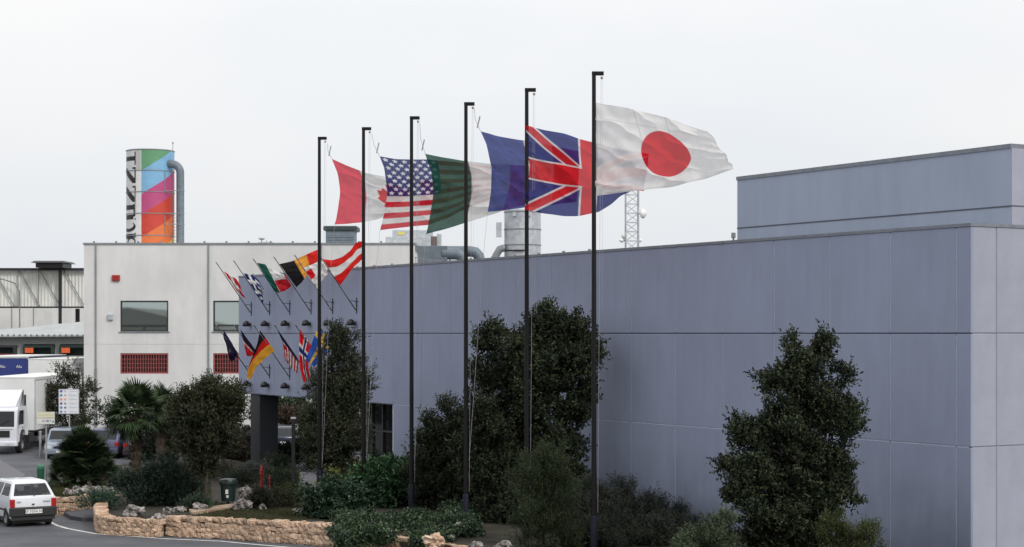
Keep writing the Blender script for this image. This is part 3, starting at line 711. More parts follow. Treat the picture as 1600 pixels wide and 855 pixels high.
big_flag('green white and red tricolour flag flying from the fourth pole', 59.2,
 [(664,240),(690,246),(725,252),(765,257),(795,258),(862,264)], [(666,366),(700,357),(740,345),(785,331),(815,324),(845,318)],
 [(664,240),(674,270),(677,300),(672,335),(666,366)], [(862,264),(856,290),(845,318)], italy, 11, .10, pole=(643,182))
big_flag('stars and stripes flag flying from the fifth pole', 62.3,
 [(593,244),(620,249),(650,250),(668,250),(720,256),(775,262)], [(594,360),(620,357),(645,354),(670,352),(700,342),(740,322),(765,315)],
 [(593,244),(600,262),(605,300),(600,335),(594,360)], [(775,262),(772,290),(765,315)], usa, 14, .07, (260,170), pole=(568,199))
big_flag('red and white maple leaf flag flying from the farthest pole', 65.4,
 [(518,248),(540,258),(560,266),(575,272),(600,277),(650,282),(705,288)], [(523,351),(545,350),(566,348),(590,343),(605,338),(650,328),(700,318)],
 [(518,248),(527,270),(531,300),(528,325),(523,351)], [(705,288),(704,300),(700,318)], canada, 17, .10, pole=(499,214))

# ---------------------------------------------------------------- small wall flagpoles, flags, lamps
FL = {}
def white_cross(c1, c2, c3=None, cx=.36, w1=.1, w2=.05):
    def f(U, V):
        C = paint(U, c1); C[(np.abs(U-cx) < w1) | (np.abs(V-.5) < w1*1.3)] = c2
        if c3 is not None: C[(np.abs(U-cx) < w2) | (np.abs(V-.5) < w2*1.3)] = c3
        return C
    return f
def greece(U, V):
    C = paint(U, lin(40,58,112)); C[((V*9).astype(int) % 2 == 1)] = WHT; m = (U < .4) & (V < .55); C[m] = lin(30,40,90); C[m & ((np.abs(U-.2) < .05) | (np.abs(V-.28) < .07))] = WHT; return C
def italy_s(U, V):
    C = paint(U, WHT); C[U < .34] = lin(28,84,70); C[(U > .36) & (V > .62-.25*U)] = lin(180,30,40); C[U > .93] = lin(180,30,40); return C
def belgium(U, V):
    C = paint(U, lin(22,18,20)); C[U > .36] = lin(226,160,60); C[U > .66] = lin(214,36,30); return C
def austria(U, V):
    C = paint(U, lin(205,30,28)); C[(V > .34+.02*U) & (V < .68)] = WHT; return C
def germany(U, V):
    C = paint(U, lin(22,18,18)); C[V > .36-.25*U] = lin(200,28,24); C[V > .68-.45*U] = lin(222,160,50); return C
def usa_s(U, V):
    C = paint(U, WHT); C[(V*11).astype(int) % 2 == 0] = lin(176,40,52); C[(U < .32+.3*V)&(V < .9)] = lin(30,36,80); C[(U>.45)&(U<.6)&(V<.3)] = lin(176,30,44); return C
def tri_dark(U, V):
    C = paint(U, lin(200,30,34)); C[U < .38] = lin(24,22,46); C[np.abs(U-.5) < .06] = WHT; C[(U>.7)&(V>.7)] = lin(210,30,30); return C
def navy(U, V):
    C = paint(U, lin(26,28,62)); C[star(U, V, .5, .5, .09, .07) | star(U, V, .7, .35, .08, .06)] = lin(180,170,90); return C
def redwhite(U, V):
    C = paint(U, WHT); C[(U > .02) & (U < .34) & (V > .18) & (V < .55)] = lin(215,30,40); return C
norway = white_cross(lin(208,24,28), WHT, lin(28,40,100), .36, .11, .055)
sweden = white_cross(lin(42,82,160), lin(214,170,60), None, .22, .07)
denmark = white_cross(lin(200,34,36), WHT, None, .34, .10)
ups = [(343,411),(371,411),(397,405),(431,406),(465,403),(503,405)]
lws = [(343,510),(371,507),(399,505),(427,504),(465,504),(495,499)]
mnt = [393,421.5,453,486.5,520,557.5]
descr = [['slim angled wall pole with limp red and white flag','slim angled wall pole with furled blue and white striped flag','slim angled wall pole with the small green white and red flag','slim angled wall pole with the black yellow and red flag','slim angled wall pole with the white flag with red patch','slim angled wall pole with the red white red striped flag'],
 ['lower angled wall pole with the limp navy flag','lower angled wall pole with the dark and red flag','lower angled wall pole with the black red and gold flag','lower angled wall pole with the small striped and starred flag','lower angled wall pole with the red flag with blue cross','lower angled wall pole with the pale blue flag with yellow cross']]
pl0 = None; lp0 = None
zU = EYE+(HZ-488)*wallY(393)/FPX; zL = EYE-(586-HZ)*wallY(423)/FPX
zlU = EYE+(HZ-507)*wallY(391)/FPX; zlL = EYE-(600-HZ)*wallY(391)/FPX
PU, PO = 0.0, 0.0
def smallpole(x, z, label):
    global pl0
    loc = W(x, -.0, z)
    if pl0 is None:
        t_ = thing('wall_flagpole', label, 'flagpole', loc, ang, 'small angled flagpoles on the grey wall'); pl0 = t_
        b = MB(); b.tube([(0,-.05,-.02),(0,-.05-1.62*1.0,2.20)], [.024,.018], 7); part('pole', b, M['black'], t_, smooth=True)
        b = MB(); b.tube([(0,-1.67,2.20),(0,-1.72,2.26)], .03, 7); part('finial', b, M['greypole'], t_, smooth=True)
        b = MB(); b.box(-.014,-.03,-.16,.014,-.002,.48); part('wall_plate', b, M['black'], t_)
        b = MB(); b.tube([(0,-.02,.33),(0,-.30,.35)], .012, 5); b.tube([(-.16,-.03,.33),(.18,-.03,.33)], .012, 5); part('stay', b, M['black'], t_)
        b = MB(); b.tube([(.03,-.06,0),(.04,-1.6,2.1)], .006, 4); part('cord', b, M['rope'], t_)
        return t_
    return copy_thing(pl0, loc, ang, label)
def lamp(x, z, label):
    global lp0
    loc = W(x, 0, z)
    if lp0 is None:
        t_ = thing('wall_spotlight', label, 'spotlight', loc, ang, 'black dome spotlights under the wall flagpoles'); lp0 = t_
        b = MB(); b.lathe([(.001,.17),(.07,.155),(.13,.11),(.165,.04),(.17,-.03),(.155,-.09),(0,-.09)], 16, Matrix.Translation((0,-.22,0))); part('shade', b, M['gloss'], t_, smooth='all')
        b = MB(); b.tube([(0,0,-.02),(0,-.10,-.02)], .05, 8); b.box(-.06,-.02,-.09,.06,-.002,.07); part('bracket', b, M['black'], t_)
        b = MB(); b.lathe([(0,-.105),(.13,-.105)], 14, Matrix.Translation((0,-.22,0))); part('lens', b, M['darkglass'], t_)
        return t_
    return copy_thing(lp0, loc, ang, label)
M['gloss'] = mat('gloss_black', (.012,.012,.014), .12, var=.1)
below = ['limp red and white flag','furled blue and white flag','small green white and red flag','black yellow and red flag','white flag with red patch','red white red flag']
for i, px in enumerate(mnt):
    x = wx(px)
    smallpole(x, zU, descr[0][i]); smallpole(x, zL, descr[1][i])
    lamp(x-.12, zlU, 'black upper row spotlight under the '+below[i])
    lamp(x-.12, zlL, 'black dome spotlight in the lower row, %s' % ['nearest the left wall edge','second from the wall edge','third from the wall edge','fourth from the wall edge','fifth from the wall edge','last, behind the tree'][i])
def small_flag(label, i, top, bot, hoist, fly, fn, seed, amp=.05):
    Y = W(wx(mnt[i]), -1.1, 0).y; nu, nv = 60, 60
    S2 = coons(top, bot, hoist, fly, nu, nv); U, V = np.meshgrid(np.linspace(0, 1, nu), np.linspace(0, 1, nv))
    S = Y/FPX; D = fbm_folds(U, V, seed, amp, 9)*(.3+U)+fbm_folds(V, U, seed+3, amp*.6, 11)
    Yd = Y-.06+D+.25*V*0-(-.25)*(V-.5)*0.6
    V3 = np.stack([(S2[..., 0]-800)*S, Yd, EYE-(S2[..., 1]-HZ)*S], -1); org = V3[0, 0].copy()
    o = link('flag', grid_mesh('flag', V3, sample(fn, nu, nv, 2), M['flag_s'], org), None, tuple(org))
    tag(o, label, 'flag', 'small flags on the angled wall poles')
sf = small_flag
sf('limp red and white flag on the far left upper wall pole',0,[(350,424),(360,430),(370,436),(377,448)],[(371,456),(377,462),(384,467)],[(350,424),(371,456)],[(377,448),(378,456),(384,467)],denmark,1)
sf('furled blue and white striped flag on the second upper wall pole',1,[(381,427),(395,430),(405,438),(413,452)],[(411,475),(411,470)],[(381,427),(411,475)],[(413,452),(412,462),(411,470)],greece,2)
sf('small green white and red flag on an upper wall pole',2,[(402,411),(415,413),(420,420),(432,423),(447,431)],[(428,455),(435,458),(446,454),(456,447)],[(402,411),(428,455)],[(447,431),(452,440),(456,447)],italy_s,3)
sf('black yellow and red flag with its fly blown upward on the wall',3,[(437,413),(458,408),(475,400),(490,393),(500,389)],[(463,449),(472,441),(480,428),(490,418),(499,411)],[(437,413),(463,449)],[(500,389),(500,400),(499,411)],belgium,4,.03)
sf('white flag with a red patch tangled beside the black yellow and red flag',4,[(473,419),(485,415),(497,409),(507,410)],[(497,453),(501,441),(512,428)],[(473,419),(497,453)],[(507,410),(512,428)],redwhite,5)
sf('red white red striped flag blown up against the fifth pole',5,[(504,405),(520,407),(535,402),(548,392),(556,380),(566,377)],[(531,446),(540,435),(550,420),(569,402)],[(504,405),(531,446)],[(566,377),(569,402)],austria,6,.03)
sf('limp navy flag on the lower left wall pole over the red grille',0,[(350,515),(350,528),(355,542),(358,556)],[(372,552),(366,562),(361,566)],[(350,515),(372,552)],[(358,556),(361,566)],navy,7)
sf('dark blue and red flag with thin white line on the lower wall',1,[(376,514),(380,530),(386,556)],[(407,558),(398,554),(390,557)],[(376,514),(407,558)],[(386,556),(390,557)],tri_dark,8)
sf('black red and gold flag hanging slanted on the lower wall',2,[(407,516),(403,535),(398,550),(390,570)],[(429,548),(414,560),(400,574),(392,592)],[(407,516),(429,548)],[(390,570),(387,580),(386,593),(392,592)],germany,9,.03)
sf('small stars and stripes flag drooping on the lower wall',3,[(434,515),(442,535),(446,563)],[(455,546),(467,562),(465,584)],[(434,515),(455,546)],[(446,563),(455,575),(465,584)],usa_s,10)
sf('red flag with a blue and white cross drooping on the lower wall',4,[(469,514),(468,545),(469,575),(475,598)],[(488,542),(481,556),(482,575),(485,593)],[(469,514),(488,542)],[(475,598),(485,593)],norway,11,.04)
sf('pale blue flag with yellow cross half hidden by the tree',5,[(499,508),(490,530),(478,563)],[(515,535),(512,550),(502,562),(491,573)],[(499,508),(515,535)],[(478,563),(491,573)],sweden,12,.03)

# ---------------------------------------------------------------- garden ground, path
gp = [G(*p, GZ-.0) for p in [(262,818),(345,824),(420,829),(515,838),(600,848),(700,862),(850,900),(1100,990)]]
gpoly = [(G(152,800).x, G(152,800).y), (G(156,826).x, G(156,826).y+.15)]+[(p.x, p.y+.25) for p in [G(*q) for q in [(200,835),(262,838),(345,842),(420,848),(515,854),(600,864),(700,880),(850,930)]]]
gpoly += [(9, 24), (18, 30), tuple((C0-cdir*-.0)[:2])]
gpoly += [tuple(W(LW-.02, -.02, 0)[:2]), tuple(W(porch+.1, -.02, 0)[:2]), tuple(W(wx(500), -.3, 0)[:2]), tuple(W(wx(385), -.8, 0)[:2])]
gpoly += [(G(320,728).x, G(320,728).y), (G(205,738).x, G(205,738).y), (G(165,745).x, G(165,745).y), (G(90,752).x, G(90,752).y), (G(72,775).x, G(72,775).y), (G(80,802).x, G(80,802).y), (G(130,790).x, G(130,790).y+.2)]
b = MB()
n = len(gpoly); top = [(p[0], p[1], GZ) for p in gpoly]
tri = tessellate_polygon([[Vector(p) for p in top]])
bm = bmesh.new(); vs_ = [bm.verts.new(p) for p in top]
for t in tri:
    try: bm.faces.new([vs_[i] for i in t])
    except ValueError: pass
bmesh.ops.subdivide_edges(bm, edges=bm.edges, cuts=7, use_grid_fill=True)
bmesh.ops.triangulate(bm, faces=bm.faces); 
for v in bm.verts:
    v.co.z += .07*noise.noise(Vector((v.co.x*.7, v.co.y*.7, 0)))+.03*noise.noise(Vector((v.co.x*3, v.co.y*3, 4)))
ed = [e for e in bm.edges if e.is_boundary]
r = bmesh.ops.extrude_edge_only(bm, edges=ed)
for v in [g_ for g_ in r['geom'] if isinstance(g_, bmesh.types.BMVert)]: v.co.z = -.01
bmesh.ops.recalc_face_normals(bm, faces=bm.faces)
me = bpy.data.meshes.new('garden_bed'); bm.to_mesh(me); bm.free(); me.materials.append(M['soil']); me.polygons.foreach_set('use_smooth', [True]*len(me.polygons))
gd = link('garden_bed', me); gd['kind'] = 'structure'
# paving by the entrance, pale concrete edging and entry ramp
b = MB(); q = [G(466,770,.5), G(498,770,.5), G(498,738,.5), G(468,738,.5)]; b.prism([(p.x, p.y) for p in q], .3, .505); struct('entrance_path', b, M['asphalt2'])
b = MB(); q = [G(*p) for p in [(101,806),(106,798),(128,793),(152,793),(180,786),(200,800),(165,812),(150,815),(128,815),(110,812)]]; b.prism([(p.x, p.y) for p in q], .0, .13); struct('footpath', b, M['asphalt'])
b = MB(); q = [G(*p, .47) for p in [(295,797),(365,788),(368,792),(300,802)]]; b.prism([(p.x, p.y) for p in q], .3, .50); struct('garden_kerb', b, M['stone'])
# grass and litter on the garden
def scatter_blades(name, regions, n, h, cols, seed):
    rs = np.random.RandomState(seed); vs2 = []; cc = []
    per = n//len(regions)
    for (px0, py0, px1, py1) in regions:
        px = rs.uniform(px0, px1, per); py = rs.uniform(py0, py1, per); Y = (EYE-.42)*FPX/(py-HZ); X = (px-800)*Y/FPX
        a = rs.uniform(0, 6.28, per); hh = h*rs.uniform(.4, 1, per); w_ = .012; lx = rs.normal(0, .4, per)*hh; ly = rs.normal(0, .4, per)*hh
        z0 = np.full(per, .38); p0 = np.stack([X-w_*np.cos(a), Y-w_*np.sin(a), z0], 1); p1 = np.stack([X+w_*np.cos(a), Y+w_*np.sin(a), z0], 1); p2 = np.stack([X+lx, Y+ly, z0+.05+hh], 1)
        vs2.append(np.stack([p0, p1, p2], 1).reshape(-1, 3)); c = np.array(cols)[rs.randint(0, len(cols), per)]*rs.uniform(.6, 1.3, (per, 1)); cc.append(np.repeat(c, 3, 0))
    v = np.concatenate(vs2); c = np.concatenate(cc); raw_mesh(name, v, np.arange(len(v)).reshape(-1, 3), c, M['leaf'])
def raw_mesh(name, v, f, c, m, parent=None, org=(0,0,0)):
    me = bpy.data.meshes.new(name); v = v-np.array(org); k = f.shape[1]
    me.vertices.add(len(v)); me.vertices.foreach_set('co', v.ravel().astype(np.float32)); me.loops.add(f.size); me.loops.foreach_set('vertex_index', f.ravel().astype(np.int32))
    me.polygons.add(len(f)); me.polygons.foreach_set('loop_start', np.arange(0, f.size, k, dtype=np.int32)); me.update(calc_edges=True)
    a = me.color_attributes.new('Col', 'FLOAT_COLOR', 'POINT'); q = np.ones((len(v), 4), np.float32); q[:, :3] = c; a.data.foreach_set('color', q.ravel()); me.materials.append(m)
    o = link(name, me, parent); return o
scatter_blades('grass', [(300,785,480,812),(200,745,330,775),(60,755,130,775),(330,790,480,815),(480,740,640,790)], 26000, .07, [(.05,.055,.02),(.07,.05,.025),(.03,.05,.02)], 5)
bpy.data.objects['grass']['kind'] = 'stuff'

# ---------------------------------------------------------------- stones
def stone_mesh(seed, nm='stone', m=None, rough=.14):
    bm = bmesh.new(); bmesh.ops.create_cube(bm, size=1); bmesh.ops.subdivide_edges(bm, edges=bm.edges, cuts=1, use_grid_fill=True)
    rs = random.Random(seed)
    for v in bm.verts:
        d = v.co.copy(); s = d.normalized()*.66; v.co = d*.80+s*.20
        v.co += Vector((rs.uniform(-1,1), rs.uniform(-1,1), rs.uniform(-1,1)))*rough*.6
    me = bpy.data.meshes.new(nm); bm.to_mesh(me); bm.free(); me.materials.append(m or M['stone']); return me
SM = [stone_mesh(i) for i in range(7)]
def stone_wall(label, path, h0, h1, thick=.38, rows=4, sl_=.21, seed=1, cap=True):
    pts = np.array([(p.x, p.y) for p in path]); d = np.r_[0, np.cumsum(np.linalg.norm(np.diff(pts, axis=0), axis=1))]; L = d[-1]
    at = lambda s: Vector((np.interp(s, d, pts[:, 0]), np.interp(s, d, pts[:, 1]), 0))
    o0 = at(0); t_ = thing('stone_wall', label, 'stone wall', o0); rs = random.Random(seed)
    core = MB(); n = max(3, int(L/.3))
    prev = None; ring = []
    for i in range(n+1):
        s = L*i/n; p = at(s); q = at(min(s+.05, L))-at(max(s-.05, 0)); nn = Vector((-q.y, q.x, 0)).normalized()
        hh = h0+(h1-h0)*s/L-.03; ring.append([p+nn*.10-o0, p+nn*(thick-.05)-o0, p+nn*(thick-.05)-o0+Vector((0,0,hh)), p+nn*.10-o0+Vector((0,0,hh))])
    for i in range(n):
        for k in range(4): core.add([ring[i][k], ring[i][(k+1)%4], ring[i+1][(k+1)%4], ring[i+1][k]], [(0,1,2,3)])
    core.add(ring[0], [(0,1,2,3)]); core.add(ring[-1], [(0,1,2,3)]); part('mortar_core', core, M['mortar'], t_)
    for r in range(rows):
        s = -rs.uniform(0, .1)
        while s < L:
            wl = sl_*rs.uniform(.6, 1.45); c = min(max(s+wl/2, 0), L); hh = h0+(h1-h0)*c/L; rh = hh/rows
            p = at(c); q = at(min(c+.1, L))-at(max(c-.1, 0)); a = math.atan2(q.y, q.x); nn = Vector((-q.y, q.x, 0)).normalized()
            o = link('stone', SM[rs.randrange(7)], t_); lastr = r == rows-1
            dp = thick*.55 if not lastr else thick*1.02
            o.location = p-o0+nn*(dp/2-rs.uniform(0, .035))+Vector((0, 0, rh*(r+.5)+rs.uniform(-.02, .02))); o.rotation_euler = (rs.uniform(-.08,.08), rs.uniform(-.13,.13), a+(rs.choice([0, math.pi]) if True else 0))
            o.scale = (wl*.98, dp*rs.uniform(.92,1.08), rh*rs.uniform(.96,1.08)); s += wl
    return t_
stone_wall('curved pink stone garden wall at the road corner left of the dark rocks', [G(172,803),G(158,806),G(150,813),G(148,822),(G(150,831)),G(160,835),G(185,837),G(215,838.5),G(247,840)], .66, .52, seed=3)
stone_wall('longest pink stone garden wall, running along the road edge line', [G(p[0],p[1]) for p in [(262,838),(300,840),(345,842),(380,845),(420,848),(470,851),(517,855)]], .60, .66, seed=5)
stone_wall('low pink stone wall under the trailing ivy at the bottom edge', [G(p[0],p[1]) for p in [(540,857),(600,863),(660,870),(720,880)]], .50, .42, seed=8, rows=3)
stone_wall('short pink stone wall behind the white hatchback', [G(62,800),G(78,806),G(100,805.5),G(129,802)], .62, .55, seed=11, sl_=.3)
t_ = thing('wall_end_pillar', 'squared pink stone end pier beside the footpath', 'stone pier', G(135,800))
for k in range(4):
    o = link('stone', SM[k], t_); o.location = (.02*(-1)**k, 0, .08+k*.15); o.scale = (.34, .34, .165)
for k in range(2): o = link('stone', SM[k+3], t_); o.location = (.28+.22*k, .05, .07); o.scale = (.28, .3, .16)

def rock(label, px, py, wpx_, hpx, seed, z=GZ, m='rock', sq=.8):
    c = G(px, py, z); S = c.y/FPX; bm = bmesh.new(); bmesh.ops.create_icosphere(bm, subdivisions=4, radius=1)
    off = Vector((seed*3.1, seed*1.7, seed*.9))
    for v in bm.verts:
        d = v.co.normalized(); nz_ = noise.noise(d*1.3+off)*.45+noise.noise(d*3+off)*.30-abs(noise.noise(d*6+off))*.30-abs(noise.noise(d*12+off))*.18
        v.co = d*(1+nz_); v.co.x *= wpx_*S/2; v.co.y *= wpx_*S/2*sq; v.co.z *= hpx*S*.55
    me = bpy.data.meshes.new('boulder'); bm.to_mesh(me); bm.free(); me.materials.append(M[m])
    o = link('boulder', me, None, (c.x, c.y, z+hpx*S*.35)); o.rotation_euler = (0, 0, seed); tag(o, label, 'boulder', 'weathered limestone boulders in the garden'); return o
rock('large pale pitted boulder on the left stone wall',208,808,38,22,1)
rock('dark boulder wedged at the top of the gap between the stone walls',262,812,26,22,2)
rock('dark boulder low in the gap between the two stone walls',253,833,18,30,3, z=.05)
rock('small brown boulder at the end of the long stone wall',246,818,20,18,4)
rock('pale low boulder behind the slender tree trunk',312,800,28,16,5)
rock('upper grey boulder beside the green bin on a post',383,780,26,24,6)
rock('lower pale boulder beside the green bin on a post',380,798,32,22,7)
rock('brown stone under the red hydrant',410,797,16,10,8)
rock('small pale stone at the left of the dense hedge',468,803,20,11,9)
rock('upright pale boulder under the big tree at the bottom',720,838,30,26,10)
rock('long pinkish boulder at the bottom edge',680,856,42,26,11, m='stone')
rock('small grey stone between the pink boulder and the upright one',702,845,20,12,12)
rock('pitted grey stone at the bottom edge left of the front shrub',742,862,26,18,13)
rock('dark pitted boulder against the front shrub',785,862,36,18,14)
for i, (px, wp, hp, py) in enumerate([(106,16,12,774),(118,20,17,773),(134,24,19,775),(150,22,16,774),(163,18,14,773),(173,14,12,771)]):
    rock(['small brown stone at the left end of the rock row','second stone of the rock row under the dwarf palm','largest stone of the rock row under the dwarf palm','stone just right of the largest in the rock row','fifth stone of the rock row, pinkish','small stone at the right end of the rock row'][i], px, py, wp, hp, 20+i)
rock('pale stone half hidden in the grass left of the rounded tree', 283, 800, 22, 10, 31)
# ---------------------------------------------------------------- vegetation
def leaves(lobes, nsprig, nleaf, ll, lw, up, spl, seed, cols, tipcol=None, shell=2.2, droop=0.0, clump=0, crad=.3):
    """lobes: (centre xyz, radii xyz). Sprigs of leaves spread through the lobes; returns verts, quads, colours"""
    rs = np.random.RandomState(seed); lob = np.array([[*c, *r] for c, r in lobes], float)
    wgt = (lob[:, 3]*lob[:, 5]*lob[:, 4])**.58; wgt /= wgt.sum(); li = rs.choice(len(lob), nsprig, p=wgt)
    d = rs.normal(size=(nsprig, 3)); d /= np.linalg.norm(d, axis=1)[:, None]; rad = rs.uniform(0, 1, nsprig)**(1/shell)
    # clumping: push sprigs toward random clump directions
    base = lob[li, :3]+d*rad[:, None]*lob[li, 3:]*(1+.08*rs.normal(size=(nsprig, 1)))
    cid = np.zeros(nsprig, int); cbr = np.ones(nsprig)
    if clump:
        nc = max(12, nsprig//clump); cl = rs.choice(nsprig, nc, replace=False); cc_ = base[cl].copy(); cd_ = d[cl]
        m = rs.uniform(0, 1, nsprig) < .78; k = rs.randint(0, nc, nsprig); q = rs.normal(size=(nsprig, 3)); q /= np.linalg.norm(q, axis=1)[:, None]
        cr_ = (crad*rs.uniform(.5, 1.3, nc))[k][:, None]
        nb = cc_[k]+q*cr_*(rs.uniform(0, 1, (nsprig, 1))**.5)*np.array([1, 1, .75])+np.array([0,0,.3])*cr_
        base = np.where(m[:, None], nb, lob[li, :3]+(base-lob[li, :3])*.72); d = np.where(m[:, None], q*.6+cd_[k]*.6, d)
        cbr = np.where(m, (rs.uniform(.7, 1.35, nc))[k], .7)
    dirn = d*.8+np.array([0, 0, up])+rs.normal(size=(nsprig, 3))*.35; dirn /= np.linalg.norm(dirn, axis=1)[:, None]
    L = spl*rs.uniform(.5, 1.3, nsprig)
    t = np.linspace(.05, 1, nleaf)[None, :, None]
    p = base[:, None]+dirn[:, None]*L[:, None, None]*t; p[..., 2] -= droop*(t[..., 0]**2)*L[:, None]
    n = nsprig*nleaf; p = p.reshape(-1, 3); dr = np.repeat(dirn, nleaf, 0)
    a = dr*.55+rs.normal(size=(n, 3))*.62; a /= np.linalg.norm(a, axis=1)[:, None]
    s = np.cross(a, rs.normal(size=(n, 3))); s /= np.linalg.norm(s, axis=1)[:, None]+1e-9
    l = ll*rs.uniform(.6, 1.25, n)[:, None]; wd = lw*rs.uniform(.7, 1.2, n)[:, None]; nrm = np.cross(a, s)
    v = np.stack([p, p+a*l*.5+s*wd*.5+nrm*wd*.15, p+a*l, p+a*l*.5-s*wd*.5+nrm*wd*.15], 1).reshape(-1, 3)
    f = np.arange(n*4).reshape(-1, 4)
    cols = np.array(cols); c = cols[rs.randint(0, len(cols), nsprig)]*rs.uniform(.65, 1.35, (nsprig, 1))*cbr[:, None]; c = np.repeat(c, nleaf, 0)
    if tipcol is not None:
        tt = np.tile(np.linspace(0, 1, nleaf), nsprig)[:, None]*np.repeat(rs.uniform(0, 1, nsprig) < .45, nleaf)[:, None]; c = c*(1-tt*.6)+np.array(tipcol)*tt*.6
    c = c*rs.uniform(.75, 1.3, (n, 1)); return v, f, np.repeat(c, 4, 0)
DARK = [(.021,.031,.018),(.015,.025,.015),(.029,.037,.020)]
TIP = (.078,.088,.045)
def plant(name, label, cat, px, Y, lobes_px, n, nleaf=10, ll=.075, lw=.04, up=.7, spl=.30, cols=DARK, tip=TIP, trunks=(), gz=GZ-.05, seed=1, depth=.85, shell=2.0, mat_='leaf', group=None, clump=26, crad=None, jitter=True, shr=1.0):
    S = Y/FPX; c0 = P(px, HZ, Y); loc = Vector((c0.x, Y, gz)); t_ = thing(name, label, cat, loc, 0, group); rs = random.Random(seed)
    lobes_px = [(px+(a_-px)*shr, b_+4*(shr < 1), c_*shr, d_*shr) for (a_, b_, c_, d_) in lobes_px]
    lobes = []
    for (cx, cy, rx, ry) in lobes_px:
        c = P(cx, cy, Y+rs.uniform(-.25, .25)*rx*S)-loc; lobes.append(((c.x, c.y, c.z), (rx*S, rx*S*depth, ry*S)))
    if jitter:       # break the outline with small satellite lobes
        for (c, r) in list(lobes):
            for _ in range(10):
                d = Vector((rs.gauss(0,1), rs.gauss(0,1), rs.gauss(.35,1))).normalized(); k = rs.uniform(.14, .36); e = rs.uniform(.88, 1.16)
                lobes.append(((c[0]+d.x*r[0]*e, c[1]+d.y*r[1]*e, max(c[2]+d.z*r[2]*e, .15)), (r[0]*k, r[1]*k, r[2]*k*1.3)))
    v, f, c = leaves(lobes, n, nleaf, ll, lw, up, spl, seed, cols, tip, shell, clump=clump, crad=crad or 13*S)
    keep = v.reshape(-1, 4, 3)[:, :, 2].min(1) > .02; v = v.reshape(-1, 4, 3)[keep].reshape(-1, 3); c = c.reshape(-1, 4, 3)[keep].reshape(-1, 3); f = np.arange(len(v)).reshape(-1, 4)
    raw_mesh('crown' if trunks else 'foliage', v, f, c, M[mat_], t_)
    b = MB()
    for (tx, ty_, r0) in (trunks or [(px, None, .035)]):
        tb = P(tx, HZ, Y)-loc; x0 = tb.x; top_ = max(l[0][2] for l in lobes[:len(lobes_px)])
        low = min(l[0][2]-l[1][2]*.6 for l in lobes[:len(lobes_px)])
        mid = [(x0, 0, 0)]; k = 6
        for i in range(1, k+1): mid.append((x0+rs.uniform(-.05,.05)*i*.6, rs.uniform(-.05,.05)*i*.6, top_*i/k))
        b.tube(mid, [r0*(1-.8*i/k) for i in range(k+1)], 8)
        for (c, r) in lobes[:len(lobes_px)+10]:
            z0 = min(max(low, c[2]-r[2]*1.4, .1), top_*.9); xi = x0
            st = Vector((xi, 0, z0)); en = Vector(c)+Vector((rs.uniform(-.4,.4)*r[0], rs.uniform(-.4,.4)*r[1], r[2]*.5))
            m_ = (st+en)/2+Vector((rs.uniform(-.1,.1), rs.uniform(-.1,.1), -.05)); b.tube([st, m_, en], [r0*.42, r0*.28, .006], 5)
    part('trunk' if trunks else 'stem', b, M['bark'], t_, smooth=True)
    return t_
# big tree behind poles
plant('holm_oak', 'largest dark evergreen tree behind the two nearest flagpoles', 'tree', 835, 57.6,
 [(852,515,26,36),(900,510,20,24),(885,545,44,42),(845,560,50,50),(795,578,46,48),(766,520,6,24),(752,545,16,24),(742,590,14,24),(735,640,14,24),(780,640,50,62),(850,630,66,80),(905,580,34,44),(898,690,24,60),(922,620,20,14),(765,720,52,70),(840,730,75,80),(850,790,80,70),(770,790,50,60),(925,540,14,26)], 16500, 10, .105, .060, trunks=[(835,0,.14),(815,0,.09)], shr=.93, seed=21, depth=.8, shell=1.7)
plant('holm_oak', 'pyramid shaped dark evergreen tree at the right in front of the grey wall', 'tree', 1240, 44.6,
 [(1293,540,14,32),(1268,575,26,28),(1236,556,9,32),(1243,580,14,24),(1326,588,16,26),(1240,608,42,32),(1290,640,48,34),(1230,665,42,34),(1328,655,26,24),(1175,700,32,40),(1250,720,60,55),(1315,710,30,50),(1165,755,46,46),(1250,780,75,60),(1315,770,34,40),(1190,830,60,50),(1270,835,55,50),(1146,680,8,28),(1205,600,14,14)], 12500, 10, .080, .048, spl=.24, trunks=[(1243,0,.09)], shr=.90, seed=22, shell=1.6, depth=.8, gz=.3)
plant('evergreen_tree', 'two headed evergreen tree in front of the lower small flags', 'tree', 520, 67.0,
 [(525,545,13,42),(556,560,14,40),(530,610,42,40),(505,655,36,52),(550,650,30,48),(525,690,46,42),(560,600,20,26),(526,520,7,20),(500,705,34,34),(540,700,40,34)], 9000, 9, .085, .045, trunks=[(501,0,.10),(534,0,.07)], shr=.9, seed=23, shell=1.8, gz=.35, cols=[(.04,.05,.03),(.03,.042,.026)], tip=(.12,.12,.07))
plant('round_tree', 'slender trunked tree with rounded dark crown in front of the black column', 'tree', 321, 60.8,
 [(318,640,50,44),(300,670,38,50),(345,670,38,50),(318,705,40,32),(330,612,26,24),(285,640,22,26),(372,640,16,30)], 8500, 10, .08, .042, trunks=[(321,0,.055)], shr=.88, seed=24, shell=1.8, cols=[(.034,.042,.024),(.026,.034,.02)], tip=(.085,.08,.04))
plant('shrub', 'loose upright shrub right of the sleeved flagpole', 'shrub', 690, 61.5,
 [(672,715,22,38),(700,705,28,42),(728,715,18,45),(690,750,48,40),(668,675,8,24),(700,655,8,20),(722,670,8,18),(700,780,50,34),(672,770,30,36)], 6500, 10, .095, .045, up=1.2, spl=.4, seed=25)
plant('shrub', 'small dark conifer like shrub in front of the largest tree', 'shrub', 850, 50.4,
 [(850,780,42,55),(858,740,24,34),(845,830,52,50)], 5500, 10, .06, .02, up=1.4, spl=.28, seed=26, cols=[(.03,.045,.022),(.026,.038,.02)], tip=(.06,.065,.03))
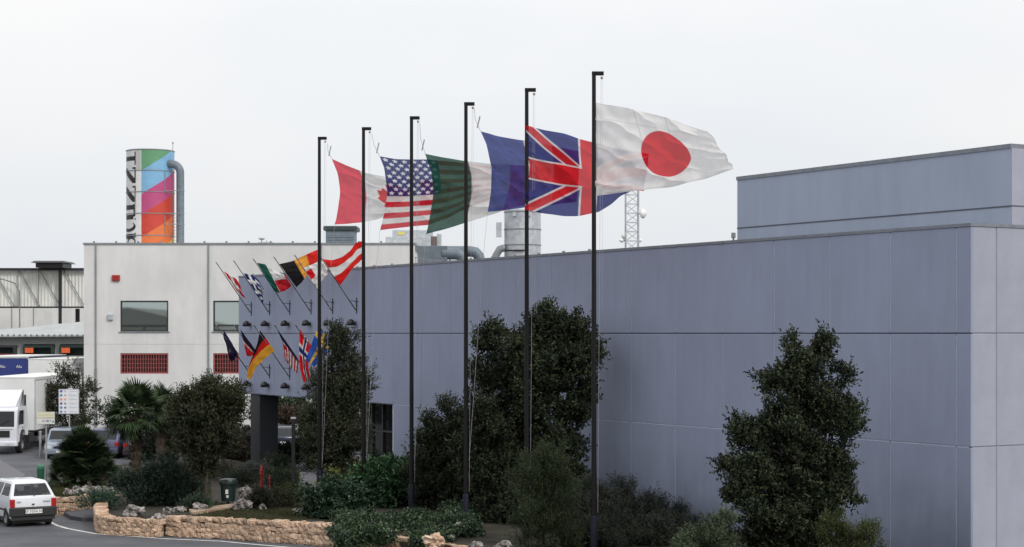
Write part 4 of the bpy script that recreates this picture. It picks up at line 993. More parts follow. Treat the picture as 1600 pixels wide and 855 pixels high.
plant('shrub', 'dark rosemary like bush right of the nearest flagpole', 'shrub', 985, 54.0,
 [(940,800,45,34),(990,800,50,34),(1035,820,36,34),(980,840,80,40),(935,835,50,50),(1050,835,40,30)], 9000, 10, .08, .02, up=1.3, spl=.3, seed=27, cols=[(.026,.036,.028),(.034,.04,.032)], tip=(.06,.06,.05))
plant('shrub', 'dark spreading bush at the bottom edge around the nearest flagpole', 'shrub', 975, 50.8,
 [(915,850,40,28),(960,848,45,30),(1010,850,45,26),(1050,856,36,22)], 5200, 10, .07, .022, up=1.1, spl=.24, seed=37, cols=[(.020,.028,.02),(.026,.032,.024)], tip=(.05,.052,.04))
plant('shrub', 'pale green bush at the left foot of the pyramid tree', 'shrub', 1105, 43.4,
 [(1105,850,38,38),(1135,840,26,30),(1085,860,26,26)], 1500, 10, .06, .022, up=1.1, spl=.2, seed=28, cols=[(.06,.085,.045),(.05,.07,.04)], tip=(.12,.15,.09), gz=.3)
plant('shrub', 'yellow green bush at the right foot of the pyramid tree', 'shrub', 1320, 43.2,
 [(1325,850,34,34),(1350,856,24,24),(1300,846,24,30)], 1400, 10, .06, .022, up=1.1, spl=.2, seed=29, cols=[(.05,.065,.025),(.045,.058,.025)], tip=(.12,.13,.05), gz=.3)
plant('hedge_bush', 'glossy broad leaved hedge bush left of the sleeved flagpole', 'shrub', 602, 62.6,
 [(590,755,34,28),(620,750,28,30),(602,775,46,30),(575,745,14,16)], 2000, 9, .13, .075, up=.5, spl=.22, seed=30, mat_='leafgloss', cols=[(.025,.07,.028),(.02,.05,.024),(.036,.085,.034)], tip=(.075,.16,.06), shell=3)
plant('hedge_bush', 'dense dark clipped bush at the right end of the long stone wall', 'shrub', 520, 58.6,
 [(505,792,28,24),(540,795,32,26),(520,780,34,18),(500,808,22,16)], 2100, 9, .10, .06, up=.5, spl=.18, seed=31, mat_='leafgloss', cols=[(.02,.045,.025),(.024,.05,.028)], tip=(.045,.09,.045), shell=3)
plant('shrub', 'wide dark green shrub behind the pitted boulder', 'shrub', 250, 62.6,
 [(225,770,40,28),(270,765,38,30),(250,750,42,20),(205,760,20,20),(300,775,18,20),(250,785,50,18)], 3300, 10, .085, .035, up=.8, spl=.28, seed=32, cols=[(.028,.045,.035),(.022,.038,.028)], tip=(.055,.08,.055), shell=2.4)
plant('shrub', 'variegated yellow leaved shrub between the two trunks', 'shrub', 535, 70.5,
 [(520,748,16,16),(552,748,18,17),(535,752,22,14)], 1000, 8, .10, .06, up=.5, spl=.18, seed=33, cols=[(.12,.14,.03),(.20,.21,.06),(.05,.08,.02)], tip=(.38,.38,.12), shell=3)
for k, (px, py, rx, ry, lab, cc) in enumerate([(345,742,26,12,'dull olive bush in the shade right of the slender trunk',(.03,.03,.017)),(378,752,20,10,'low grey green bush left of the red hydrant',(.035,.045,.03)),(430,728,26,9,'low dark bush at the right foot of the black column',(.025,.035,.02)),(300,738,30,12,'dark low bush behind the slender trunk',(.03,.035,.02)),(186,752,22,9,'yellowish low bush under the thick fan palm',(.05,.05,.022)),(440,760,26,9,'dark green mat of shrub behind the black post',(.02,.03,.018)),(150,785,35,12,'low blue green ground shrub beside the footpath',(.03,.06,.04)),(305,790,22,10,'low blue green ground shrub behind the slender trunk',(.035,.055,.035)),(398,742,24,14,'grey green low shrub at the foot of the black column',(.05,.06,.05)),(440,748,22,10,'low green shrub right of the red hydrant',(.03,.045,.022)),(405,782,18,16,'dark ball shaped bush beside the lower pale boulder',(.02,.022,.015)),(440,783,22,12,'olive bush between the black post and the boulders',(.035,.042,.02)),(462,775,18,12,'small olive bush at the foot of the black post',(.04,.05,.02))]):
    Yk = gY(py+ry-2, GZ); plant('low_shrub', lab, 'shrub', px, Yk, [(px,py,rx,ry),(px+rx*.4,py+2,rx*.6,ry*.8)], 620, 8, .07, .025, up=.8, spl=.16, seed=40+k, cols=[cc, tuple(x*.8 for x in cc)], tip=tuple(x*1.8 for x in cc), shell=3, jitter=False)
hl = wallY(1330)
hc = thing('shade_hedge', 'unseen low dark hedge added to shade the foot of the grey wall', 'hedge', W(wx(1330), -.9, GZ-.1), ang)  # added below the frame to darken the lower grey wall
lb_ = [((x*.55-7.5, rs_*.25, .16), (.45, .42, .18)) for x in range(30) for rs_ in (-1, 1)]
v, f, c = leaves(lb_, 4200, 8, .09, .05, .5, .11, 77, DARK, TIP, 2.2); raw_mesh('foliage', v, f, c, M['leaf'], hc)
b = MB()
for x in range(15): b.tube([(x*1.1-7.5, 0, 0), (x*1.1-7.45, .05, .5)], [.03, .01], 5)
part('stem', b, M['bark'], hc)['kind'] = 'stuff'
# ivy ground cover spilling over the low wall
lob = []
rs = random.Random(5)
for k in range(34):
    px = rs.uniform(535, 735); py = rs.uniform(808, 845)+ (0 if px < 700 else -8); c = G(px, py, .5); lob.append(((c.x, c.y, .5+rs.uniform(-.05,.12)), (.42, .42, .22)))
v, f, c = leaves(lob, 5200, 8, .085, .06, .8, .14, 61, [(.022,.045,.024),(.02,.04,.024),(.034,.06,.024)], (.06,.09,.035), 2.5)
o = raw_mesh('ground_cover', v, f, c, M['leafgloss']); o['kind'] = 'stuff'
# further planting behind
plant('small_tree', 'thin leaved small tree behind the icon sign', 'tree', 105, 101.0,
 [(95,625,22,30),(118,630,20,32),(103,598,14,16),(75,628,10,24),(110,655,32,22),(138,610,8,22)], 1600, 9, .13, .06, trunks=[(103,0,.08)], seed=50, gz=0, shell=2, cols=[(.05,.055,.035),(.04,.045,.03)], tip=(.12,.12,.08))
for k, (px, Y, lobs, lab, cc) in enumerate([
 (440,104,[(425,638,16,16),(450,642,18,16),(470,640,16,18),(408,640,16,14)],'round dark green tree seen under the canopy',(.03,.05,.025)),
 (445,101,[(430,655,20,8),(460,655,20,8),(405,655,14,8)],'clipped brownish hedge seen under the canopy behind the dark car',(.06,.045,.03)),
 (240,88,[(225,705,16,20),(250,700,24,24),(275,705,18,20)],'dark bush between the fan palms in front of the cars',(.02,.026,.015)),
 (440,86,[(425,714,16,10),(450,717,18,9)],'dark bush in front of the parked dark car',(.02,.028,.016)),
 (478,90,[(480,690,16,24),(470,720,16,16),(505,715,16,20)],'dark tall bush behind the black post',(.022,.03,.018)),
 (377,90,[(368,712,18,16),(378,728,14,10)],'brownish bush left of the black column',(.055,.045,.028)),
 (245,98,[(215,640,28,22),(180,650,26,20),(255,645,28,26),(150,655,22,16),(285,640,20,30)],'long row of dark bushes behind the parked cars',(.03,.038,.02)),
 (350,84,[(345,640,24,36),(365,655,18,30),(340,690,26,24)],'dull green tree behind the rounded tree',(.05,.052,.026))]):
    plant('background_bush', lab, 'shrub', px, Y, lobs, 1500, 9, .11, .06, up=.6, spl=.25, seed=70+k, cols=[cc, tuple(x*.75 for x in cc)], tip=tuple(x*1.8 for x in cc), gz=0, shell=2.4)

# palms ------------------------------------------------------------------
def frond_mesh(seed, nb=19, pet=.55, bl=.62, spread=2.6, droop=.5, dark=1.0):
    rs = np.random.RandomState(seed); v = []; f = []; c = []
    def quad(a, b_, c_, d, col):
        o = len(v); v.extend([a, b_, c_, d]); f.append([o, o+1, o+2, o+3]); c.extend([col]*4)
    pc_ = (.07,.085,.04)
    for s in (-1, 1): quad((0,-.012*s,0), (0,.012*s,0.01), (pet,.009*s,.01), (pet,-.009*s,0), pc_)
    for k in range(nb):
        a = (k/(nb-1)-.5)*spread; L = bl*(1-.25*abs(a)/1.5)*rs.uniform(.85, 1.05); d = np.array([math.cos(a), math.sin(a), 0]); s = np.array([-math.sin(a), math.cos(a), 0])
        p0 = np.array([pet, 0, 0]); col = tuple(np.array([.028,.046,.020])*dark*rs.uniform(.5, 1.8)); w0, w1 = .009, .026
        p1 = p0+d*L*.5+np.array([0,0,.02]); p2 = p0+d*L*.8-np.array([0,0,droop*.12*L]); p3 = p0+d*L-np.array([0,0,droop*.35*L])
        z = np.array([0,0,.012])
        quad(tuple(p0-s*w0), tuple(p0+s*w0), tuple(p1+s*w1+z), tuple(p1-s*w1+z), col); quad(tuple(p1-s*w1+z), tuple(p1+s*w1+z), tuple(p2+s*w1*.7), tuple(p2-s*w1*.7), col)
        quad(tuple(p2-s*w1*.7), tuple(p2+s*w1*.7), tuple(p3+s*.003), tuple(p3-s*.003), col)
    me = bpy.data.meshes.new('frond'); me.from_pydata(v, [], f); a = me.color_attributes.new('Col', 'FLOAT_COLOR', 'POINT'); q = np.ones((len(v), 4), np.float32); q[:, :3] = c; a.data.foreach_set('color', q.ravel()); me.materials.append(M['leaf']); return me
FR = [frond_mesh(i) for i in range(4)]
FRD = [frond_mesh(10+i, nb=13, pet=.62, bl=.55, spread=2.2, droop=.1, dark=.62) for i in range(4)]
def palm(label, px, Y, crown_py, scale, nf, gz, rt_, seed, trunk=True, group=None, emin=-55, fr=None):
    c0 = P(px, crown_py, Y); t_ = thing('fan_palm', label, 'palm', (c0.x, Y, gz), 0, group); h = c0.z-gz; rs = random.Random(seed)
    if trunk:
        b = MB(); k = 14; b.tube([(rs.uniform(-.02,.02), rs.uniform(-.02,.02), h*i/k) for i in range(k+1)], [rt_*(1.15 if i % 2 else .92)*(1.1-.1*i/k) for i in range(k+1)], 10); part('trunk', b, M['palmbark'], t_, smooth=False)
        b = MB()
        for i in range(60):
            a = rs.uniform(0, 6.28); z = h*rs.uniform(.15, 1); b.tube([(math.cos(a)*rt_, math.sin(a)*rt_, z), (math.cos(a)*rt_*1.7, math.sin(a)*rt_*1.7, z+.14)], [.03, .012], 4)
        part('leaf_base', b, M['palmbark'], t_)['kind'] = 'stuff'
    for i in range(nf):
        o = link('frond', (fr or FR)[i % 4], t_); az = i*2.399+rs.uniform(-.2,.2); el = math.radians(85-(85-emin)*((i+.5)/nf)**.9+rs.uniform(-16, 16))
        o.location = (0, 0, h); s = scale*rs.uniform(.85, 1.15); o.scale = (s, s, s)
        o.rotation_euler = (rs.uniform(-.7,.7), -el, az)
    return t_
palm('fan palm with thick fibrous trunk left of the rounded tree', 213, 75.0, 650, 1.28, 60, GZ, .19, 3, emin=-45)
palm('farther fan palm partly behind the rounded tree', 251, 81.0, 645, 1.1, 56, .2, .17, 4, emin=-45)
for (px, py, sc_, nf_, lb) in ((130,706,.88,100,'topmost crown'),(114,728,.84,90,'upper left crown'),(148,727,.84,90,'upper right crown'),(104,748,.70,70,'lower left crown'),(160,748,.72,70,'lower right crown'),(131,750,.75,70,'lowest middle crown')):
    palm('dark dwarf palm above the rock row, '+lb, px, 70.0+(.4 if py < 740 else 0), py, sc_, nf_, GZ-.1, .08, px, emin=-8, fr=FRD, group='dwarf palms above the rock row')

# ---------------------------------------------------------------- street things
def sign(name, label, px0, px1, py0, py1, Y, fn, posts, gz=0.0, nu=120, nv=120, thick=.04, m='print'):
    a, c = P(px0, py1, Y), P(px1, py0, Y); cx = (a.x+c.x)/2; t_ = thing(name, label, 'sign', (cx, Y, gz))
    b = MB(); b.box(a.x-cx, 0, a.z-gz, c.x-cx, thick, c.z-gz); part('board', b, M['alu'], t_)
    V3 = np.zeros((nv, nu, 3)); V3[..., 0] = np.linspace(a.x-cx+.01, c.x-cx-.01, nu)[None]; V3[..., 1] = -.004; V3[..., 2] = np.linspace(c.z-gz-.01, a.z-gz+.01, nv)[:, None]
    me = grid_mesh('printed_face', V3, sample(fn, nu, nv, 2), M['print']); link('printed_face', me, t_)
    for pxp in posts:
        b = MB(); x = P(pxp, 0, Y).x-cx; b.tube([(x, .07, 0), (x, .07, c.z-gz-.05)], .035, 8); part('post', b, M['greypole'], t_, smooth=True)
def arrows(U, V):
    C = paint(U, (.62,.62,.60)); C[V < .5] = (.62,.60,.44); C[np.abs(V-.5) < .02] = (.2,.2,.2)
    C[(np.abs(V-.26) < .015) & (U > .05) & (U < .95)] = (.35,.34,.28)
    m = (np.abs(V-.75) < .10) & (U > .28) & (U < .82); C[m & ((np.sin(U*60) > .1) | (np.sin(U*23) > .6))] = (.25,.27,.3)
    C[((U-.92)/.05)**2+((V-.8)/.1)**2 < 1] = (.06,.22,.12); return C
def icons(U, V):
    C = paint(U, (.66,.67,.70)); r = (V*6).astype(int); fv = V*6-r
    cl = [(.10,.12,.35),(.10,.22,.30),(.70,.25,.2),(.10,.14,.2),(.15,.2,.38),(.16,.25,.38)]; cl2 = [(.45,.47,.5),(.5,.35,.35),(.75,.30,.25),(.2,.25,.3),(.12,.14,.25),(.3,.38,.45)]
    for k in range(6):
        row = r == k; C[row & ((((U-.12)/.07)**2+((fv-.5)/.33)**2) < 1)] = cl[k]; C[row & ((((U-.32)/.06)**2+((fv-.5)/.28)**2) < 1)] = cl2[k]
        t = row & (np.abs(fv-.5) < .13) & (U > .5) & (U < .92); C[t & (np.sin(U*95+k*2) > -.3)] = (.40,.41,.45) if k != 3 else (.5,.38,.35)
    C[(U < .02) | (U > .98) | (V < .015) | (V > .985)] = (.35,.37,.4); return C
sign('direction_sign', 'small two panel cream and white direction sign on a thin post', 57.5, 85.5, 643.5, 663, 71.5, arrows, [71.5])
sign('icon_sign', 'tall white sign with two columns of coloured round icons', 91.5, 123.5, 608, 647, 94.0, icons, [108])
# bins
def bin_(label, px, py0, py1, Y, w_, kind):
    S = Y/FPX; c = P(px, HZ, Y); z0, z1 = EYE-(py1-HZ)*S, EYE-(py0-HZ)*S; gz = z0; h = z1-z0; t_ = thing('litter_bin', label, 'litter bin', (c.x, Y, gz)); r = w_*S/2
    if kind:
        b = MB(); b.lathe([(0,h*.28),(r*.80,h*.28),(r*.9,h*.8),(0,h*.8)], 16); part('body', b, M['green_bin'], t_, smooth=True)
        b = MB(); b.lathe([(0,h*.802),(r*1.05,h*.802),(r*1.1,h*.88),(r*.95,h*.97),(0,h)], 16); part('lid', b, M['green_bin'], t_, smooth=True)
        b = MB(); b.tube([(0,.0,-.05),(0,0,h*.28)], .04, 8); part('post', b, M['black'], t_)
        b = MB(); b.box(-.05,-r*.93,h*.52,.04,-r*.86,h*.66); b.box(-.02,-r*.95,h*.40,.05,-r*.84,h*.48); part('sticker', b, M['plate'], t_)
    else:
        b = MB(); b.lathe([(0,0),(r*.8,0),(r,h*.8),(0,h*.8)], 14); part('body', b, mat('bright_green', (.012,.085,.045), .45), t_, smooth=True)
        b = MB(); b.lathe([(r*1.08,h*.802),(r*1.0,h*.92),(r*.5,h),(0,h*1.02)], 14); part('lid', b, mat('bright_green_lid', (.016,.13,.07), .4), t_, smooth=True)
bin_('dark green litter bin on a short post near the slender trunk', 356.5, 747, 797, 62.5, 27, 1)
bin_('bright green litter bin behind the white hatchback', 63.5, 726, 760, 74.5, 12, 0)
def hydrant(label, px, py0, py1, Y, w_):
    S = Y/FPX; c = P(px, HZ, Y); z0 = GZ; h = EYE-(py0-HZ)*S-z0; r = w_*S/2*.72; t_ = thing('fire_hydrant', label, 'hydrant', (c.x, Y, z0))
    b = MB(); b.lathe([(0,0),(r*1.3,0),(r*1.3,.05),(r*.85,.08),(r*.8,h*.7),(r*1.05,h*.72),(r*1.05,h*.78),(r*.8,h*.8),(r*.75,h*.92),(r*.3,h),(0,h)], 14); part('barrel', b, M['red'], t_, smooth=True)
    for sgn in (-1, 1): b = MB(); b.tube([(0,0,h*.62),(sgn*r*1.1,0,h*.62)], r*.5, 8); b.tube([(sgn*r*1.1,0,h*.62),(sgn*r*1.3,0,h*.62)], r*.6, 8); part('outlet', b, M['red'], t_)
    b = MB(); b.tube([(0,0,h),(0,0,h+.05)], r*.3, 6); part('cap_nut', b, M['red'], t_)
hydrant('taller red fire hydrant right of the black column', 409, 727, 760, gY(762, GZ), 8)
hydrant('shorter red fire hydrant standing right of the taller one', 421.5, 743, 760, gY(768, GZ), 4.5)
# black slim post under the canopy edge
Yp = gY(775, GZ); t_ = thing('slim_post', 'slim black square lamp post with pale cap left of the two headed tree', 'post', (P(458.5,0,Yp).x, Yp, GZ-.05)); S = Yp/FPX; hp = EYE-(655-HZ)*S-GZ+.05
b = MB(); b.box(-.06,-.06,0,.06,.06,hp); part('shaft', b, M['black'], t_, bevel=.01); b = MB(); b.box(-.09,-.09,hp+.001,.09,.09,hp+.07); part('cap', b, M['alu'], t_, bevel=.01)
b = MB(); b.box(-.08,-.08,.0,.08,.08,.12); part('base', b, M['frame'], t_)
# thin metal bollard left of the silver car and red box at the wall
t_ = thing('marker_post', 'pale thin marker post between the lorry and the silver car', 'post', (P(63,0,93).x, 93, 0)); b = MB(); b.tube([(0,0,0),(0,0,1.25)], .06, 8); part('shaft', b, M['greypole'], t_, smooth=True); b = MB(); b.tube([(0,0,1.251),(0,0,1.3)], .075, 8); part('cap', b, M['alu'], t_)
xr = wx(1305); zr = EYE-(766-HZ)*wallY(1305)/FPX
t_ = thing('wall_siren', 'small red siren box on the grey wall behind the pyramid tree', 'siren', W(xr, 0, zr-.12), ang); b = MB(); b.box(-.09,-.12,0,.09,-.002,.22); part('casing', b, M['red'], t_, bevel=.02); b = MB(); b.tube([(0,-.06,.2201),(0,-.06,.30)], .05, 8); part('beacon', b, M['redlens'], t_)

# ---------------------------------------------------------------- vehicles
def ring_quad(b, g_, p, ins, glass_off=0.0):
    """frame of four quads round an opening in the quad p0..p3, and the pane itself"""
    c = [Vector(x) for x in p]
    def bil(u, v): return (c[0]*(1-u)+c[1]*u)*(1-v)+(c[3]*(1-u)+c[2]*u)*v
    u0, u1, v0, v1 = ins; i = [bil(u0, v0), bil(1-u1, v0), bil(1-u1, 1-v1), bil(u0, 1-v1)]
    for k in range(4): b.add([c[k], c[(k+1) % 4], i[(k+1) % 4], i[k]], [(0,1,2,3)])
    nn = (i[1]-i[0]).cross(i[3]-i[0]).normalized()*glass_off; g_.add([x+nn for x in i], [(0,1,2,3)])
def car(label, cat, loc, heading, paint_, L=3.4, Wd=1.49, Ht=1.43, belt=.86, hood=.95, tail=.12, roofin=.12, wb_=2.16, wr=.27, bumper=None, glass='carglass', plate='', rake=.45, lamps='tall', est=.10, bz=(.23,.505), pz_=.36):
    t_ = thing('parked_car' if 'parked' in label else 'hatchback', label, cat, loc, -heading)
    hw = Wd/2; yr, yf = -L/2, L/2; ya, yb = yr+ .62*(L-wb_)/1.2*.85, 0; ya = -wb_/2-.05; yb = wb_/2-.05; z0 = .22
    def arch(yc, r=None):
        r = wr+.05; return [(yc+r*math.cos(a), max(.27+r*math.sin(a)*.98, z0)) for a in [math.pi*k/8 for k in range(9)]]
    out = [(yr+.02, z0+.05), (yr, .45), (yr+tail*.3, belt-.05), (yr+tail*.45, belt)]
    roof_r = yr+tail+est; roof_f = yf-hood-rake
    fb = [(yf-hood, belt), (yf-hood*.45, belt-.06), (yf-.08, belt-.16), (yf-.01, .55), (yf, .38), (yf-.03, z0)]
    lower = out+fb+arch(yb)+arch(ya)
    # arch() runs front to back along the underside
    b = MB(); n = len(lower); tri = tessellate_polygon([[Vector((p[0], p[1], 0)) for p in lower]])
    for s in (-1, 1):
        b.add([(s*(hw-(.03 if p[1] < .4 else 0)), p[0], p[1]) for p in lower], [tuple(t) for t in tri])
    for i in range(n):
        p, q = lower[i], lower[(i+1) % n]
        if p[1] == belt and q[1] == belt: continue
        x0, x1 = hw-(.03 if p[1] < .4 else 0), hw-(.03 if q[1] < .4 else 0)
        b.add([(-x0, p[0], p[1]), (x0, p[0], p[1]), (x1, q[0], q[1]), (-x1, q[0], q[1])], [(0,1,2,3)])
    g_ = [MB() for _ in range(6)]; hr = hw-roofin; yb0, yf0 = yr+tail*.45, yf-hood; zr_ = Ht-.04
    ring_quad(b, g_[0], [(-hw+.02,yb0,belt),(hw-.02,yb0,belt),(hr,roof_r,zr_),(-hr,roof_r,zr_)], (.07,.07,.10,.12), .004)
    ring_quad(b, g_[1], [(hw-.02,yf0,belt),(-hw+.02,yf0,belt),(-hr,roof_f,zr_),(hr,roof_f,zr_)], (.06,.06,.05,.10), .004)
    ym_b, ym_r = (yb0+yf0)/2-.05, (roof_r+roof_f)/2-.05
    ring_quad(b, g_[2], [(hw-.02,yb0,belt),(hw-.02,ym_b,belt),(hr,ym_r,zr_),(hr,roof_r,zr_)], (.16,.05,.05,.12), .004)
    ring_quad(b, g_[3], [(hw-.02,ym_b,belt),(hw-.02,yf0,belt),(hr,roof_f,zr_),(hr,ym_r,zr_)], (.05,.10,.05,.12), .004)
    ring_quad(b, g_[4], [(-hw+.02,ym_b,belt),(-hw+.02,yb0,belt),(-hr,roof_r,zr_),(-hr,ym_r,zr_)], (.05,.16,.05,.12), .004)
    ring_quad(b, g_[5], [(-hw+.02,yf0,belt),(-hw+.02,ym_b,belt),(-hr,ym_r,zr_),(-hr,roof_f,zr_)], (.10,.05,.05,.12), .004)
    b.add([(-hr,roof_r,zr_),(hr,roof_r,zr_),(hr-.03,roof_r+.1,Ht),(-hr+.03,roof_r+.1,Ht),(hr-.03,roof_f-.1,Ht),(-hr+.03,roof_f-.1,Ht),(hr,roof_f,zr_),(-hr,roof_f,zr_)], [(0,1,2,3),(3,2,4,5),(5,4,6,7),(1,6,4,2),(0,3,5,7)])
    me = b.mesh('body', paint_, smooth=True); bm = bmesh.new(); bm.from_mesh(me); bmesh.ops.remove_doubles(bm, verts=bm.verts, dist=.001); bmesh.ops.recalc_face_normals(bm, faces=bm.faces); bm.to_mesh(me); bm.free()
    o = link('body', me, t_); bv = o.modifiers.new('bevel', 'BEVEL'); bv.width = .03; bv.segments = 2; bv.limit_method = 'ANGLE'; bv.angle_limit = math.radians(26)
    for nm, gg in zip(('rear_window','windscreen','side_window','side_window','side_window','side_window'), g_): part(nm, gg, M[glass], t_)
    b = MB(); b.box(-hw+.06, yb0+.1, .40, hw-.06, yf0, .42); part('floor', b, M['rubber'], t_)
    for (sx_, sy_) in ((-.33, .1), (.33, .1), (0, -.75)):
        b = MB(); ww = .22 if sx_ else .55; b.box(sx_-ww, sy_-.08, .45, sx_+ww, sy_+.06, 1.0); 
        for hx in ((sx_,) if sx_ else (-.35, .35)): b.box(hx-.11, sy_-.06, 1.02, hx+.11, sy_+.03, 1.17)
        part('seat', b, M['seatcloth'], t_, bevel=.03)
    bp_ = bumper or paint_
    b = MB(); b.box(-hw-.01, yr-.07, bz[0], hw+.01, yr+.12, bz[1]); part('rear_bumper', b, bp_, t_, bevel=.03)
    b = MB(); b.box(-hw-.01, yf-.10, .25, hw+.01, yf+.07, .47); part('front_bumper', b, bp_, t_, bevel=.03)
    b = MB(); b.box(-hw+.04, yr-.02, .22, hw-.04, yr+.11, bz[0]-.003); part('rear_valance', b, M['rubber'], t_)
    b = MB(); b.box(-hw+.15, yr+.12, .12, hw-.15, yf-.2, .2795); part('underbody', b, M['rubber'], t_)
    for sx_ in (-1, 1):
        if lamps == 'tall': b = MB(); b.box(sx_*(hw-.075)-.075, yr-.02, bz[1]+.006, sx_*(hw-.075)+.077, yr+.10, bz[1]+.27)
        else: b = MB(); b.box(sx_*(hw-.09)-.09, yr-.012, .62, sx_*(hw-.09)+.093, yr+.12, .80)
        part('tail_light', b, M['redlens'], t_, bevel=.01)
        b = MB(); b.box(sx_*(hw-.18)-.16, yf-.12, .50, sx_*(hw-.18)+.16, yf+.012, .66); part('headlight', b, M['lens'], t_, bevel=.02)
        b = MB(); b.box(sx_*(hw+.06)-.07, yf0-.28, belt+.02, sx_*(hw+.06)+.07, yf0-.18, belt+.14); part('wing_mirror', b, M['rubber'], t_, bevel=.02)
        b = MB(); b.box(sx_*hw-.012, yf0-.95, belt-.12, sx_*hw+.014, yf0-.80, belt-.09); part('door_handle', b, M['rubber'], t_)
        b = MB(); b.box(sx_*hw-.003, yb0+.45, .50, sx_*hw+.012, yf0-.1, .56); part('side_moulding', b, M['rubber'], t_)
        for yc in (ya, yb):
            Mx = Matrix.Translation((sx_*(hw-.09), yc, wr)) @ Matrix.Rotation(math.pi/2, 4, 'Y')
            b = MB(); b.lathe([(wr*.6,-.08),(wr*.93,-.08),(wr,-.05),(wr,.05),(wr*.93,.08),(wr*.6,.08)], 22, Mx); w_ = part('wheel', b, M['tyre'], t_, smooth=True)
            b = MB(); b.lathe([(0,sx_*.05),(wr*.3,sx_*.06),(wr*.35,sx_*.04),(wr*.55,sx_*.05),(wr*.6,sx_*.07),(wr*.62,-sx_*.05),(0,-sx_*.05)], 18, Mx); part('rim', b, M['rim'], w_, smooth=True)
    pz = pz_ if bumper else .60
    b = MB(); b.box(-.27, yr-.085, pz-.065, .27, yr-.072, pz+.065); pl_ = part('number_plate', b, M['plate'], t_)
    if plate:
        tm = text_mb(plate, .125, Matrix.Translation((0, yr-.087, pz)) @ Matrix.Rotation(math.pi/2, 4, 'X'), .001); part('plate_text', tm, M['black'], pl_)
    b = MB(); b.box(-.25, yf+.071, .30, .25, yf+.08, .41); part('front_plate', b, M['plate'], t_)
    b = MB(); b.box(-.38,yf-.06,.52,.38,yf+.004,.63); part('grille', b, M['rubber'], t_)
    return t_, (hw, yr, yb0, roof_r, zr_)
white_p = mat('white_car_paint', (.62,.64,.68), .3, var=.03, coat=.5)
c = G(46, 823); th = math.radians(-31)
t_, (hw, yr, yb0, rr, zr_) = car('white boxy hatchback driving away at the lower left', 'car', (c.x-.75, c.y+1.45, 0), th, white_p, bumper=M['rubber'], plate='AF 107A NL', est=.27, belt=.95, Ht=1.45, roofin=.19, bz=(.34,.63), pz_=.50)
b = MB(); b.tube([(.02,yb0+.0,.98),(.22,yb0+.06,1.10),(.42,yb0+.06,1.12)], .012, 5); part('rear_wiper', b, M['rubber'], t_)
for sx_, s_, tx_ in ((-.52,.05,'750'),(.50,.05,'CLX')):
    tm = text_mb('PANDA' if sx_ > 0 else 'FIAT', .07, Matrix.Translation((sx_*.88, yr-.004, .80)) @ Matrix.Rotation(math.pi/2, 4, 'X'), .004); part('badge', tm, M['frame'], t_)
b = MB(); b.box(-.04,yr-.012,.70,.04,yr+.0,.74); part('boot_lock', b, M['rubber'], t_)
b = MB(); b.box(-hw+.16, yr-.003, .632, hw-.16, yr+.0, .640); part('panel_gap', b, M['rubber'], t_)
silver = mat('silver_car_paint', (.22,.26,.32), .3, .4, var=.04, coat=.5); purple = mat('purple_blue_car_paint', (.09,.09,.16), .3, .3, var=.05, coat=.5); dark = mat('dark_blue_car_paint', (.03,.038,.055), .25, .3, coat=.5); black_p = mat('black_red_car_paint', (.025,.015,.018), .3, .2, coat=.5)
car('silver car parked nose out left of the dwarf palm', 'car', (P(102,0,93.5).x, 93.5, 0), math.radians(172), silver, L=4.0, Wd=1.64, Ht=1.42, belt=.88, hood=1.0, wb_=2.5, wr=.3, glass='cardark')
car('purple blue estate car parked between the dwarf palm and palm trunk', 'car', (P(187,0,94).x, 94, 0), math.radians(12), purple, L=4.2, Wd=1.68, Ht=1.46, belt=.88, hood=1.1, wb_=2.5, wr=.3, glass='cardark', est=.3, lamps='wide')
car('dark car parked between the two palm trunks', 'car', (P(238,0,93).x, 93, 0), math.radians(6), black_p, L=4.2, Wd=1.66, Ht=1.42, belt=.88, hood=1.1, wb_=2.5, wr=.3, glass='cardark', est=.3, lamps='wide')
car('dark red lit car parked left of the black column', 'car', (P(366,0,97).x, 97, 0), math.radians(5), black_p, L=4.1, Wd=1.66, Ht=1.42, belt=.88, hood=1.1, wb_=2.5, wr=.3, glass='cardark', est=.3, lamps='wide')
car('dark blue car with white plate parked right of the black column', 'car', (P(430,0,97).x, 97, 0), math.radians(-14), dark, L=4.3, Wd=1.7, Ht=1.40, belt=.88, hood=1.1, wb_=2.5, wr=.3, glass='cardark', est=.45, lamps='wide')

# lorry
tw = mat('lorry_white', (.66,.68,.72), .4, var=.04, coat=.3); tb_ = mat('lorry_box_white', (.66,.67,.66), .6, vs_=.8, var=.06)
xR = (55-800)*98.5/FPX; t_ = thing('box_lorry', 'white box lorry facing the camera at the left edge', 'lorry', (xR-1.25, 95.0, 0))
b = MB(); b.box(-1.25, 3.4, 1.05, 1.25, 14.2, EYE-(590-HZ)*98.5/FPX); part('cargo_box', b, tb_, t_, bevel=.03)
hb = EYE-(590-HZ)*98.5/FPX
b = MB(); b.box(-1.27,3.38,hb-.02,1.27,14.22,hb+.03); part('box_roof', b, M['plate'], t_); b = MB(); b.box(1.2501,3.4,hb-.16,1.265,14.2,hb-.09); b.box(1.2501,3.39,1.06,1.268,3.5,hb-.17); part('box_rail', b, M['alu'], t_)
cz = 2.42; prof = [(0.0,.62),(-.02,1.35),(.16,2.25),(.30,cz),(2.0,cz),(2.25,1.5),(2.25,.9),(1.75,.9),(1.65,1.12),(1.3,1.25),(.85,1.2),(.62,.95),(.55,.62)]
b = MB(); tri = tessellate_polygon([[Vector((p[0], p[1], 0)) for p in prof]]); n = len(prof)
for s in (-1, 1): b.add([(s*1.2, p[0], p[1]) for p in prof], [tuple(t) for t in tri])
